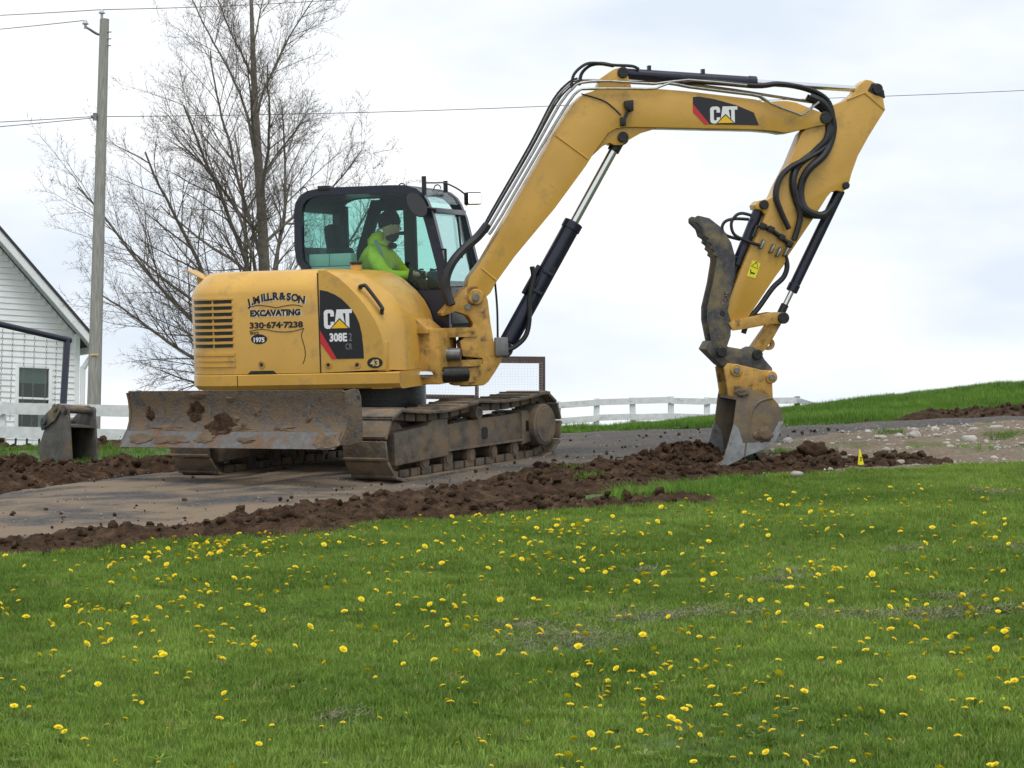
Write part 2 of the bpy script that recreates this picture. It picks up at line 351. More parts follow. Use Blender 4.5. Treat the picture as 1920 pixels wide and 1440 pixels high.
PR = {
 'decal': [(-0.042, 1.679), (0.026, 1.665), (0.098, 1.635), (0.16, 1.596), (0.215, 1.543), (0.261, 1.49), (0.294, 1.438), (0.322, 1.372), (0.339, 1.292), (0.35, 1.179), (0.354, 1.067), (0.1, 1.067), (-0.052, 1.324)],
 'stripe': [(-0.052, 1.324), (0.1, 1.067), (0.053, 1.068), (-0.051, 1.211)],
 'hood_side': [(-0.058, 1.851), (0.023, 1.849), (0.126, 1.789), (0.219, 1.711), (0.316, 1.61), (0.392, 1.515), (0.468, 1.401), (0.518, 1.278), (0.544, 1.166), (0.542, 0.965)],
 'pts_house': [(-0.01, 1.502), (0.251, 1.334), (0.038, 1.299), (0.21, 1.224), (0.224, 1.294), (0.252, 1.224), (0.186, 1.202), (0.249, 1.149), (-0.726, 1.659), (-0.196, 1.559), (-0.715, 1.525), (-0.22, 1.46), (-0.725, 1.416), (-0.206, 1.352), (-0.638, 1.257), (-0.621, 1.029), (0.018, 1.017), (0.289, 1.012), (0.455, 1.027), (-1.191, 1.619), (-0.888, 1.22), (-1.109, 1.44), (-1.273, 1.813), (0.309, 1.844), (-0.074, 1.414), (-0.89, 0.885)],
 'handle': [(0.336, 1.679), (0.352, 1.697), (0.388, 1.705), (0.417, 1.69), (0.547, 1.517), (0.551, 1.484), (0.514, 1.433)],
 'cab_out': [(-0.64, 1.872), (-0.696, 1.954), (-0.713, 2.085), (-0.705, 2.434), (-0.686, 2.508), (-0.641, 2.571), (-0.564, 2.613), (-0.412, 2.636), (0.24, 2.632), (0.413, 2.625), (0.516, 2.591), (0.582, 2.534), (0.621, 2.469), (0.674, 2.34), (0.782, 1.866), (0.796, 1.64)],
 'cab_in': [(-0.579, 1.905), (-0.631, 1.967), (-0.637, 2.082), (-0.63, 2.416), (-0.612, 2.48), (-0.572, 2.529), (-0.501, 2.556), (-0.415, 2.567), (0.237, 2.559), (0.368, 2.553), (0.451, 2.525), (0.512, 2.469), (0.551, 2.398), (0.593, 2.26), (0.689, 1.864), (0.709, 1.682)],
 'farpts': [(-0.702, 2.486), (-0.567, 2.48), (-0.564, 2.558), (-0.329, 2.549), (-0.525, 2.065), (-0.447, 2.062), (-0.287, 2.469), (-0.173, 2.542), (0.023, 2.456), (0.155, 2.451), (0.727, 2.561), (0.821, 1.967)],
 'mirror': [(0.574, 2.427)],
 'kingpost': [(-0.048, 1.646), (0.012, 1.683), (0.095, 1.68), (0.148, 1.63), (0.18, 1.542), (0.198, 1.337), (0.222, 1.166), (0.28, 1.115), (0.298, 1.041), (0.286, 0.978), (0.234, 0.897), (0.162, 0.798), (0.116, 0.765), (-0.164, 0.775), (-0.177, 0.829), (-0.048, 0.854), (-0.036, 0.931), (0.112, 0.955), (0.114, 1.014), (-0.067, 1.039), (-0.092, 1.176), (-0.042, 1.213), (0.018, 1.25), (0.036, 1.337), (-0.007, 1.407), (-0.118, 1.449), (-0.242, 1.409), (-0.26, 1.439), (-0.164, 1.538)],
 'boom': [(-0.016, 1.562), (-0.019, 1.635), (0.014, 1.755), (0.152, 1.926), (0.739, 2.869), (0.849, 3.057), (1.031, 3.317), (1.128, 3.403), (1.254, 3.44), (1.797, 3.443), (2.115, 3.415), (2.752, 3.333), (2.834, 3.307), (2.989, 3.315), (3.061, 3.314), (3.149, 3.298), (3.251, 3.257), (3.339, 3.221), (3.431, 3.19), (3.456, 3.135), (3.434, 3.086), (3.356, 3.077), (3.095, 3.022), (3.023, 3.018), (2.945, 3.034), (2.765, 3.051), (1.833, 3.085), (1.52, 3.095), (1.419, 3.082), (1.343, 3.039), (1.207, 2.861), (1.129, 2.746), (0.829, 2.367), (0.444, 1.938), (0.259, 1.7), (0.206, 1.609), (0.146, 1.557), (0.12, 1.519), (0.055, 1.492), (0.007, 1.513)],
 'boom_lug': [(1.193, 2.834), (1.296, 2.925), (1.362, 2.954), (1.407, 2.933), (1.477, 2.932), (1.539, 2.975), (1.667, 3.042), (1.856, 3.093), (1.402, 3.109)],
 'boom_top_lug': [(1.255, 3.435), (1.308, 3.552), (1.436, 3.633), (1.497, 3.647), (1.546, 3.618), (1.569, 3.529), (1.597, 3.431)],
 'boom_pts': [(0.063, 1.575), (3.433, 3.152), (1.487, 3.004), (1.509, 3.598), (0.336, 1.086), (1.021, 2.231), (2.816, 3.509), (3.796, 3.413), (3.954, 3.416), (3.622, 2.517), (3.073, 1.526), (2.968, 1.293), (2.525, 1.237), (2.363, 0.997), (2.71, 0.96), (2.493, 0.822), (2.829, 0.745), (2.818, 2.354), (2.521, 1.687)],
 'boom_decal': [(2.155, 3.36), (2.211, 3.365), (2.363, 3.338), (2.566, 3.281), (2.734, 3.21), (2.782, 3.091), (2.306, 3.108), (2.153, 3.287)],
 'boom_stripe': [(2.153, 3.297), (2.306, 3.108), (2.26, 3.108), (2.151, 3.223)],
 'boom_cat': [(2.315, 3.27), (2.572, 3.114)],
 'seams': [(0.853, 3.028), (1.146, 2.809), (0.13, 1.835), (0.264, 1.719)],
 'stick': [(3.203, 3.012), (3.347, 3.149), (3.511, 3.266), (3.654, 3.319), (3.744, 3.388), (3.772, 3.452), (3.847, 3.506), (3.899, 3.496), (3.977, 3.45), (4.002, 3.39), (4.029, 3.219), (3.866, 2.982), (3.751, 2.794), (3.685, 2.63), (3.645, 2.496), (3.591, 2.457), (3.539, 2.473), (3.481, 2.459), (3.439, 2.415), (3.309, 2.228), (3.045, 1.871), (2.996, 1.777), (2.916, 1.68), (2.632, 1.294), (2.563, 1.227), (2.495, 1.204), (2.45, 1.24), (2.443, 1.375), (2.467, 1.493), (2.647, 1.891), (2.798, 2.166), (2.837, 2.264), (2.797, 2.305), (2.745, 2.316), (2.736, 2.356), (2.778, 2.395), (2.861, 2.403), (2.909, 2.427), (2.952, 2.52), (3.077, 2.736)],
 'stick_rib': [(3.654, 3.319), (3.828, 3.382), (4.024, 3.22)],
 'warn': [(2.697, 1.84), (2.774, 1.808), (2.719, 1.67), (2.637, 1.697)],
 'link_a': [(2.439, 1.261), (2.486, 1.289), (2.885, 1.351), (2.947, 1.345), (2.976, 1.294), (2.944, 1.235), (2.871, 1.242), (2.561, 1.197), (2.478, 1.19)],
 'link_b': [(2.892, 1.291), (2.94, 1.334), (3.002, 1.287), (2.871, 1.076), (2.796, 0.989), (2.691, 0.922), (2.65, 0.964), (2.672, 1.008)],
 'coupler': [(2.212, 1.025), (2.255, 1.098), (2.333, 1.105), (2.434, 1.042), (2.613, 1.006), (2.676, 1.034), (2.737, 0.997), (2.786, 0.91), (2.857, 0.828), (2.861, 0.768), (2.763, 0.796), (2.496, 0.871), (2.403, 0.844), (2.352, 0.881)],
 'ear': [(2.381, 0.846), (2.418, 0.89), (2.485, 0.882), (2.751, 0.813), (2.839, 0.81), (2.843, 0.55), (2.52, 0.657), (2.492, 0.554), (2.416, 0.586), (2.398, 0.721)],
 'bucket_side': [(2.474, 0.675), (2.446, 0.563), (2.409, 0.327), (2.303, 0.001), (2.256, -0.061), (2.493, 0.022), (2.632, 0.066), (2.788, 0.138), (2.857, 0.24), (2.885, 0.338), (2.882, 0.412), (2.843, 0.498), (2.778, 0.575), (2.646, 0.624)],
 'bucket_seam': [(2.788, 0.56), (2.67, 0.534), (2.596, 0.458), (2.551, 0.302), (2.503, 0.022)],
 'thumb': [(2.15, 2.249), (2.176, 2.268), (2.283, 2.241), (2.393, 2.154), (2.487, 2.013), (2.524, 1.874), (2.509, 1.691), (2.463, 1.503), (2.435, 1.385), (2.468, 1.27), (2.459, 1.141), (2.421, 1.043), (2.372, 0.955), (2.32, 0.942), (2.27, 0.983), (2.283, 1.097), (2.248, 1.297), (2.251, 1.416), (2.313, 1.647), (2.349, 1.834), (2.35, 1.878), (2.32, 1.899), (2.331, 1.928), (2.296, 1.959), (2.307, 1.988), (2.267, 2.019), (2.278, 2.048), (2.233, 2.079), (2.214, 2.144), (2.149, 2.209)],
 'hose_bundle': [(-0.17, 1.509), (-0.205, 1.64), (-0.202, 1.76), (-0.139, 1.894), (-0.028, 2.011), (0.113, 2.124), (0.204, 2.232)],
 'pipe0': [(0.189, 2.159), (0.282, 2.307), (0.646, 2.883), (0.907, 3.316), (1.036, 3.46), (1.112, 3.508), (1.363, 3.52), (1.806, 3.49), (2.121, 3.521), (2.682, 3.465)],
 'pipe1': [(0.21, 2.14), (0.328, 2.308), (0.704, 2.909), (0.975, 3.319), (1.078, 3.43), (1.169, 3.448), (1.571, 3.443), (1.799, 3.441), (1.927, 3.488), (2.13, 3.451), (2.589, 3.391), (2.794, 3.359), (2.896, 3.288), (3.153, 3.191), (3.205, 3.185), (3.364, 3.297)],
 'pipe2': [(0.189, 2.193), (0.279, 2.347), (0.645, 2.941), (0.882, 3.353), (1.027, 3.507), (1.114, 3.545), (1.441, 3.532), (2.203, 3.493), (2.923, 3.385), (3.182, 3.342), (3.391, 3.31)],
 'hose0': [(1.027, 3.466), (1.055, 3.587), (1.153, 3.674), (1.254, 3.692), (1.429, 3.671), (1.605, 3.66), (1.67, 3.63)],
 'hose1': [(1.114, 3.497), (1.143, 3.605), (1.22, 3.673), (1.321, 3.691), (1.447, 3.67)],
 'hose2': [(2.075, 3.499), (2.33, 3.511), (2.791, 3.466), (2.998, 3.478), (3.256, 3.436), (3.437, 3.349), (3.502, 3.234), (3.508, 3.059), (3.425, 2.886), (3.266, 2.784), (3.082, 2.698), (2.976, 2.595), (2.931, 2.447), (2.968, 2.297), (3.042, 2.121)],
 'hose3': [(3.34, 3.296), (3.432, 3.23), (3.47, 3.08), (3.436, 2.947), (3.319, 2.834), (3.171, 2.723), (3.105, 2.59), (3.112, 2.455), (3.161, 2.325), (3.253, 2.253), (3.393, 2.25), (3.484, 2.333)],
 'hose3b': [(3.293, 3.357), (3.421, 3.281), (3.506, 3.13), (3.503, 2.981), (3.41, 2.808), (3.251, 2.672), (3.185, 2.539), (3.176, 2.39), (3.225, 2.284), (3.36, 2.241), (3.476, 2.299)],
 'hose4': [(3.116, 2.466), (3.144, 2.341), (3.162, 2.241), (3.139, 2.142), (3.094, 2.018)],
 'thumb_hose': [(2.692, 2.257), (2.6, 2.279), (2.538, 2.256), (2.495, 2.183), (2.523, 2.083), (2.645, 2.02), (2.768, 1.977)],
 'thumb_hose2': [(2.687, 2.224), (2.553, 2.232), (2.46, 2.209), (2.428, 2.145), (2.467, 2.08), (2.6, 2.037)],
 'valve': [(2.797, 2.155), (2.874, 2.123), (2.976, 2.046), (3.052, 1.98), (2.783, 1.986), (2.88, 1.944), (2.941, 1.908), (3.014, 1.911)],
 'low_hose': [(3.019, 1.881), (3.037, 1.771), (2.998, 1.672), (2.892, 1.576), (2.758, 1.405), (2.652, 1.284), (2.597, 1.161)],
 'cyl_hose': [(0.6, 1.837), (0.612, 1.739), (0.566, 1.545), (0.56, 1.35), (0.521, 1.204), (0.419, 1.11), (0.319, 1.074)],
 'wire': [(0.272, 1.7), (0.284, 1.456), (0.28, 1.162)],
 'boom_light': [(1.546, 3.278), (1.482, 3.143)],
 'boom_wire': [(1.102, 3.403), (1.3, 3.342), (1.398, 3.272), (1.467, 3.203)],
 'hood_full': [(-0.168, 1.86), (0.038, 1.858), (0.181, 1.844), (0.291, 1.812), (0.386, 1.752), (0.494, 1.654), (0.571, 1.562), (0.623, 1.461), (0.659, 1.342), (0.666, 0.948)],
 'text43': [(0.455, 1.027)],
 'guard': [(3.176, 2.953), (3.344, 3.04), (3.46, 3.078), (3.478, 2.948), (3.391, 2.81), (3.258, 2.688), (3.191, 2.54), (3.166, 2.366), (3.189, 2.241), (3.118, 2.293), (3.04, 2.518), (3.109, 2.766)],
}
# ------------------------------------------------------------------ excavator
C0 = tz(-1.3, 19.1)
TH, A_H, B_H = R(32), R(17), R(10)
UF = frame(C0, -math.sin(TH), -math.cos(TH))          # undercarriage: +x towards the blade, +y the near side
HF = frame(C0, math.cos(A_H), -math.sin(A_H))         # house: +x towards the boom, -y the near side
BF = frame(HF @ Vector((.97, 0, 0)), math.cos(B_H), math.sin(B_H))   # boom, swung a little away from the house
EX = empty('excavator', HF, label='yellow tracked excavator with grey dozer blade, boom arched over to a digging bucket', cat='excavator')

def build_undercarriage():
    fr = MB()
    fr.box((0, 0, .42), (1.1, 1.3, .26), bevel=.03)
    fr.box((.62, .42, .34), (.5, .16, .2), bevel=.02).box((.62, -.42, .34), (.5, .16, .2), bevel=.02)
    fr.box((-.45, 0, .34), (.5, 1.4, .16), bevel=.02)
    fr.build('undercarriage_frame', M['mudsteel'], EX, UF)
    MB().cyl((0, 0, .54), (0, 0, .80), .52, 40).build('swing_bearing', M['grease_and_holes'], EX, UF)
    # shoe: plate with three grouser bars, y across the track
    sm = MB(); PITCH = .172
    sm.box((0, 0, .014), (PITCH * .985, .45, .028), bevel=.006)
    for gx in (-.066, ): sm.prism([(gx - .010, .027), (gx + .012, .027), (gx + .006, .040), (gx - .008, .040)], -.222, .222)
    sme = bpy.data.meshes.new('track_shoe'); sm.bm.to_mesh(sme); sm.bm.free(); finish(sme, M['mudsteel'], 30)
    for s in (1, -1):
        yc = s * .975
        xi, zi, ri = 1.14, .325, .285; xs, zs, rs = -1.14, .345, .285
        path = [(-1.1 + 2.2 * i / 40, .04) for i in range(41)]
        path += [(xi + ri * math.cos(a), zi + ri * math.sin(a)) for a in [R(-84 + 174 * i / 24) for i in range(25)]]
        for i in range(1, 40):
            t = i / 40; x = xi + (xs - xi) * t
            path.append((x, (zi + ri) * (1 - t) + (zs + rs) * t - .045 * math.sin(math.pi * min(1, t / .52)) * (t < .52) - .03 * math.sin(math.pi * max(0, (t - .52) / .48))))
        path += [(xs + rs * math.cos(a), zs + rs * math.sin(a)) for a in [R(90 + 172 * i / 24) for i in range(25)]]
        P = np.array(path + [path[0]]); seg = np.hypot(*np.diff(P, axis=0).T); cum = np.r_[0, np.cumsum(seg)]
        n = int(round(cum[-1] / PITCH)); pitch = cum[-1] / n
        # track frame: fabricated beam with yoke block at the front
        tf = MB()
        tf.prism([(-.86, .235), (.42, .225), (.42, .45), (.1, .465), (-.86, .48)], yc - .13, yc + .15, bevel=.012)
        tf.prism([(.42, .18), (1.24, .155), (1.25, .44), (.74, .47), (.66, .51), (.42, .51)], yc - .16, yc + .17, bevel=.015)
        tf.prism([(-.98, .20), (-.82, .18), (-.82, .49), (-.92, .50), (-.98, .42)], yc - .17, yc + .17, bevel=.01)
        tf.box((-.2, yc + s * .04, .226), (1.25, .26, .02))
        T = tf.build('track_frame', M['mudsteel'], EX, UF)
        MB().prism([(-.235, .28), (-.165, .28), (-.15, .30), (-.15, .37), (-.165, .39), (-.235, .39), (-.25, .37), (-.25, .30)], yc + s * .151, yc + s * .153).build('adjuster_hole_shade', M['grease_and_holes'], T, UF)  # dark plate; shade inside the hole is put into its colour
        MB().prism([(-.935, .30), (-.885, .30), (-.885, .40), (-.935, .40)], yc + s * .171, yc + s * .173).build('frame_slot_shade', M['grease_and_holes'], T, UF)  # dark plate as well, the slot's shade painted on
        ch = MB()
        for k in range(n):
            d = (k + .5) * pitch; i = np.searchsorted(cum, d) - 1; t = (d - cum[i]) / seg[i]
            p = P[i] * (1 - t) + P[i + 1] * t; tg = (P[i + 1] - P[i]) / seg[i]
            nx, nz = tg[1], -tg[0]                      # outward for this winding
            m = Matrix(((tg[0], 0, nx, p[0]), (0, 1, 0, yc), (tg[1], 0, nz, p[1]), (0, 0, 0, 1)))
            same('track_shoe', sme, T, UF @ m)
            rot = Matrix(((tg[0], 0, nx), (0, 1, 0), (tg[1], 0, nz)))
            for dy in (-.10, .10):
                ch.box((p[0] - nx * .035, yc + dy, p[1] - nz * .035), (pitch * .82, .05, .07), rot, bevel=.012)
            ch.cyl((p[0] - nx * .035 + tg[0] * .07, yc - .10, p[1] - nz * .035 + tg[1] * .07), (p[0] - nx * .035 + tg[0] * .07, yc + .10, p[1] - nz * .035 + tg[1] * .07), .02, 8)
        ch.build('track_chain', M['mudsteel'], T, UF)
        # sprocket with teeth, final drive drum, idler, rollers
        teeth = []
        for k in range(42):
            a = 2 * math.pi * k / 42; rr = .245 if k % 2 else .20
            teeth.append((xs + rr * math.cos(a), zs + rr * math.sin(a)))
        MB().prism(teeth, yc - .03, yc + .03).build('sprocket', M['mudsteel'], T, UF)
        fd = MB(); fd.cyl((xs, yc, zs), (xs, yc + s * .235, zs), .20, 36, bevel=.015); fd.cyl((xs, yc + s * .23, zs), (xs, yc + s * .245, zs), .17, 30, bevel=.006)
        fd.build('final_drive', M['mudsteel'], T, UF)
        MB().cyl((xi, yc - .06, zi), (xi, yc + .06, zi), .235, 36, bevel=.02).cyl((xi, yc - .12, zi), (xi, yc + .12, zi), .09, 20).build('idler', M['mudsteel'], T, UF)
        for rx in (-.74, -.37, 0., .37, .74):
            MB().cyl((rx, yc - .14, .15), (rx, yc + .14, .15), .05, 16).cyl((rx, yc - .13, .15), (rx, yc - .08, .15), .07, 16).cyl((rx, yc + .08, .15), (rx, yc + .13, .15), .07, 16).build('track_roller', M['mudsteel'], T, UF)
        MB().cyl((-.05, yc - .02, .53), (-.05, yc + .20, .53), .045, 16).cyl((-.05, yc + .12, .53), (-.05, yc + .2, .53), .055, 16).build('carrier_roller', M['mudsteel'], T, UF)
        mud = MB(); r2 = random.Random(5 + s)
        for k in range(70):
            x = r2.uniform(-.85, .4); b = bmesh.ops.create_icosphere(mud.bm, subdivisions=1, radius=r2.uniform(.012, .04))['verts']
            bmesh.ops.transform(mud.bm, matrix=Matrix.Translation((x, yc + r2.uniform(-.12, .13), .455 + .012 * (x < -.1))) @ Matrix.Diagonal((1.5, 1, .6, 1)), verts=b)
        tag(mud.build('caked_soil', M['soil'], T, UF, smooth=0), kind='stuff')
        tag(bpy.data.objects[T.name], label='mud caked crawler track nearest the camera' if s > 0 else 'shaded crawler track on the far side')
    # blade
    BW = 1.17
    roll = Matrix.Translation((1.8, 0, .6)) @ Matrix.Rotation(R(.3), 4, 'X') @ Matrix.Translation((-1.8, 0, -.6))
    BL = UF @ roll @ Matrix.Translation((.2, 0, 0))
    face = [(1.80, .845), (1.775, .76), (1.765, .66), (1.775, .58), (1.80, .52), (1.83, .49)]
    back = [(x - .035, z - .0) for x, z in face]
    bl = MB().prism(face + [(x - .03, z) for x, z in face[::-1]], -BW, BW, bevel=.004).build('dozer_blade', M['blade'], EX, BL)
    MB().prism([(1.832, .497), (1.862, .455), (1.935, .365), (1.91, .365), (1.83, .44), (1.80, .485)], -BW, BW, bevel=.003).build('cutting_edge', M['edge'], bl, BL)
    for s in (1, -1):
        MB().prism([(1.80, .83), (1.78, .76), (1.77, .66), (1.78, .58), (1.81, .51), (1.90, .40), (1.80, .385), (1.58, .40), (1.56, .47), (1.57, .78), (1.60, .835), (1.64, .845)], s * (BW + .002), s * (BW + .027), bevel=.004).build('end_plate', M['blade'], bl, BL)
        MB().cyl((1.61, s * (BW + .020), .77), (1.61, s * (BW + .029), .77), .018, 12).build('plate_hole_shade', M['grease_and_holes'], bl, BL)  # dark disc on the plate, painted as the shade of a hole
        MB().box((1.3, s * .42, .40), (1.3, .11, .15), Matrix.Rotation(R(-4), 3, 'Y'), bevel=.015).build('blade_arm', M['mudsteel'], EX, UF)
    rb = MB()
    for yy in (-.8, -.27, .27, .8): rb.prism([(1.77, .80), (1.735, .80), (1.66, .66), (1.66, .48), (1.77, .46)], yy - .015, yy + .015)
    rb.box((1.71, 0, .80), (.08, 2.36, .06), bevel=.006).build('back_ribs', M['mudsteel'], bl, BL)
    MB().cyl((.6, 0, .5), (1.3, 0, .56), .06, 16).cyl((1.3, 0, .56), (1.92, 0, .6), .032, 12).build('blade_cylinder', M['navy'], EX, UF)
    r3 = random.Random(3)
    def wall_x(z):                                     # blade face at height z
        for (x0, z0), (x1, z1) in zip(face, face[1:]):
            if z1 <= z <= z0: return x0 + (x1 - x0) * (z0 - z) / (z0 - z1)
        return 1.835 + (.497 - z) * .8
    for y, z, w, h in [(-.13, .545, .15, .085), (-.42, .67, .10, .075), (-.95, .64, .045, .065), (1.05, .43, .13, .055), (-.62, .43, .17, .035), (-.25, .455, .10, .05), (-.03, .77, .05, .03), (-.40, .80, .11, .03), (.25, .66, .05, .04), (-1.0, .44, .12, .04), (.55, .525, .12, .02), (.05, .52, .2, .022), (-.75, .525, .22, .022), (.22, .43, .10, .02), (.02, .60, .04, .03), (.8, .60, .03, .03), (.12, .55, .035, .03)]:
        c = MB(); n = 26; P2 = []
        for ring, k in ((0, 1.), (1, .75), (2, .35)):
            P2.append([(wall_x(z + h * k * math.sin(2 * math.pi * i / n) * q) + .002 + (0, .005, .010)[ring] * r3.uniform(.5, 1.5), y + w * k * math.cos(2 * math.pi * i / n) * q, z + h * k * math.sin(2 * math.pi * i / n) * q)
                       for i in range(n) for q in [1 + .6 * noise.noise(Vector((1.6 * math.cos(2 * math.pi * i / n) + y * 7, 1.6 * math.sin(2 * math.pi * i / n), z * 9))) + .25 * noise.noise(Vector((5 * math.cos(2 * math.pi * i / n), 5 * math.sin(2 * math.pi * i / n) + y * 3, z * 5)))]])
        c.loft(P2, cap=False); c.bm.faces.new([v for v in list(c.bm.verts)[-n:]])
        bmesh.ops.recalc_face_normals(c.bm, faces=c.bm.faces[:])
        c.build('mud_patch', M['dry_soil'] if h < .06 else M['soil'], bl, BL, smooth=60)

def plan(e=0., n=9):
    """outer plan line of the rear house from the near seam round the tail to the far side, inset by e"""
    pts = [(-.06, -1.05 + e), (-.4, -1.05 + e), (-.75, -1.05 + e)]
    for i in range(n): a = R(-90 - 90 * i / (n - 1)); pts.append((-1.0 + (.45 - e) * math.cos(a), -.6 + (.45 - e) * math.sin(a)))
    for yy in (-.3, 0, .3): pts.append((-1.45 + e - .04 * (1 - (yy / .6) ** 2), yy))
    for i in range(n): a = R(180 - 90 * i / (n - 1)); pts.append((-1.0 + (.45 - e) * math.cos(a), .6 + (.45 - e) * math.sin(a)))
    return pts
def arc_strip(e0, e1, u0, u1, z0, z1, n=14):
    """strip on the near rear corner between arc positions u0..u1 (m along the skin, 0 where the corner begins)"""
    def pt(u, e):
        if u <= 0: return (-1.0 - u, -1.05 + e)
        a = R(-90) - u / .45; return (-1.0 + (.45 - e) * math.cos(a), -.6 + (.45 - e) * math.sin(a))
    us = [u0 + (u1 - u0) * i / n for i in range(n + 1)]
    rings = []
    for u in us:
        (xa, ya), (xb, yb) = pt(u, e0), pt(u, e1); rings.append([(xa, ya, z0), (xa, ya, z1), (xb, yb, z1), (xb, yb, z0)])
    return MB().loft(rings)

def flat(me_or_pts, name, mat, parent, world, y0, y1, at=(0, 0)):
    """decal plate from an outline, or lettering mesh, laid on a face at depth y0..y1"""
    if isinstance(me_or_pts, bpy.types.Mesh):
        me = me_or_pts
        for v in me.vertices: v.co = (v.co.x + at[0], y1, v.co.z + at[1])
        finish(me, mat, 0); me.name = name
        return link(bpy.data.objects.new(name, me), parent, world)
    return MB().prism(me_or_pts, y0, y1).build(name, mat, parent, world, smooth=0)

def cat_mark(parent, world, x0, z0, w, h, y, shear=0.):
    q = lambda pts: [(x0 + w * (u + shear * v), z0 + h * v) for u, v in pts]
    Cp = [(.10, 0), (.03, .05), (0, .16), (0, .84), (.03, .95), (.10, 1), (.27, 1), (.34, .95), (.37, .85), (.37, .64), (.24, .64), (.24, .77), (.22, .82), (.16, .82), (.135, .77), (.135, .23), (.16, .18), (.22, .18), (.24, .23), (.24, .36), (.37, .36), (.37, .15), (.34, .05), (.27, 0)]
    Ap = [(.36, .0), (.47, 1), (.67, 1), (.78, .0)]
    Tp = [(.66, 1), (1.02, 1), (1.02, .80), (.915, .80), (.915, 0), (.785, 0), (.785, .80), (.66, .80)]
    for p in (Cp, Tp): flat(q(p), 'logo_letter', M['white_decal'], parent, world, y, y - .002)
    flat(q(Ap), 'logo_letter', M['white_decal'], parent, world, y, y - .0025)
    flat(q([(.20, -.02), (.57, .56), (.94, -.02)]), 'logo_triangle_border', M['decal_black'], parent, world, y, y - .0035)
    flat(q([(.27, .02), (.57, .47), (.87, .02)]), 'logo_triangle', M['decal_yellow'], parent, world, y, y - .0045)

def ellipse(cx, cz, a, b, n=28): return [(cx + a * math.cos(2 * math.pi * i / n), cz + b * math.sin(2 * math.pi * i / n)) for i in range(n)]

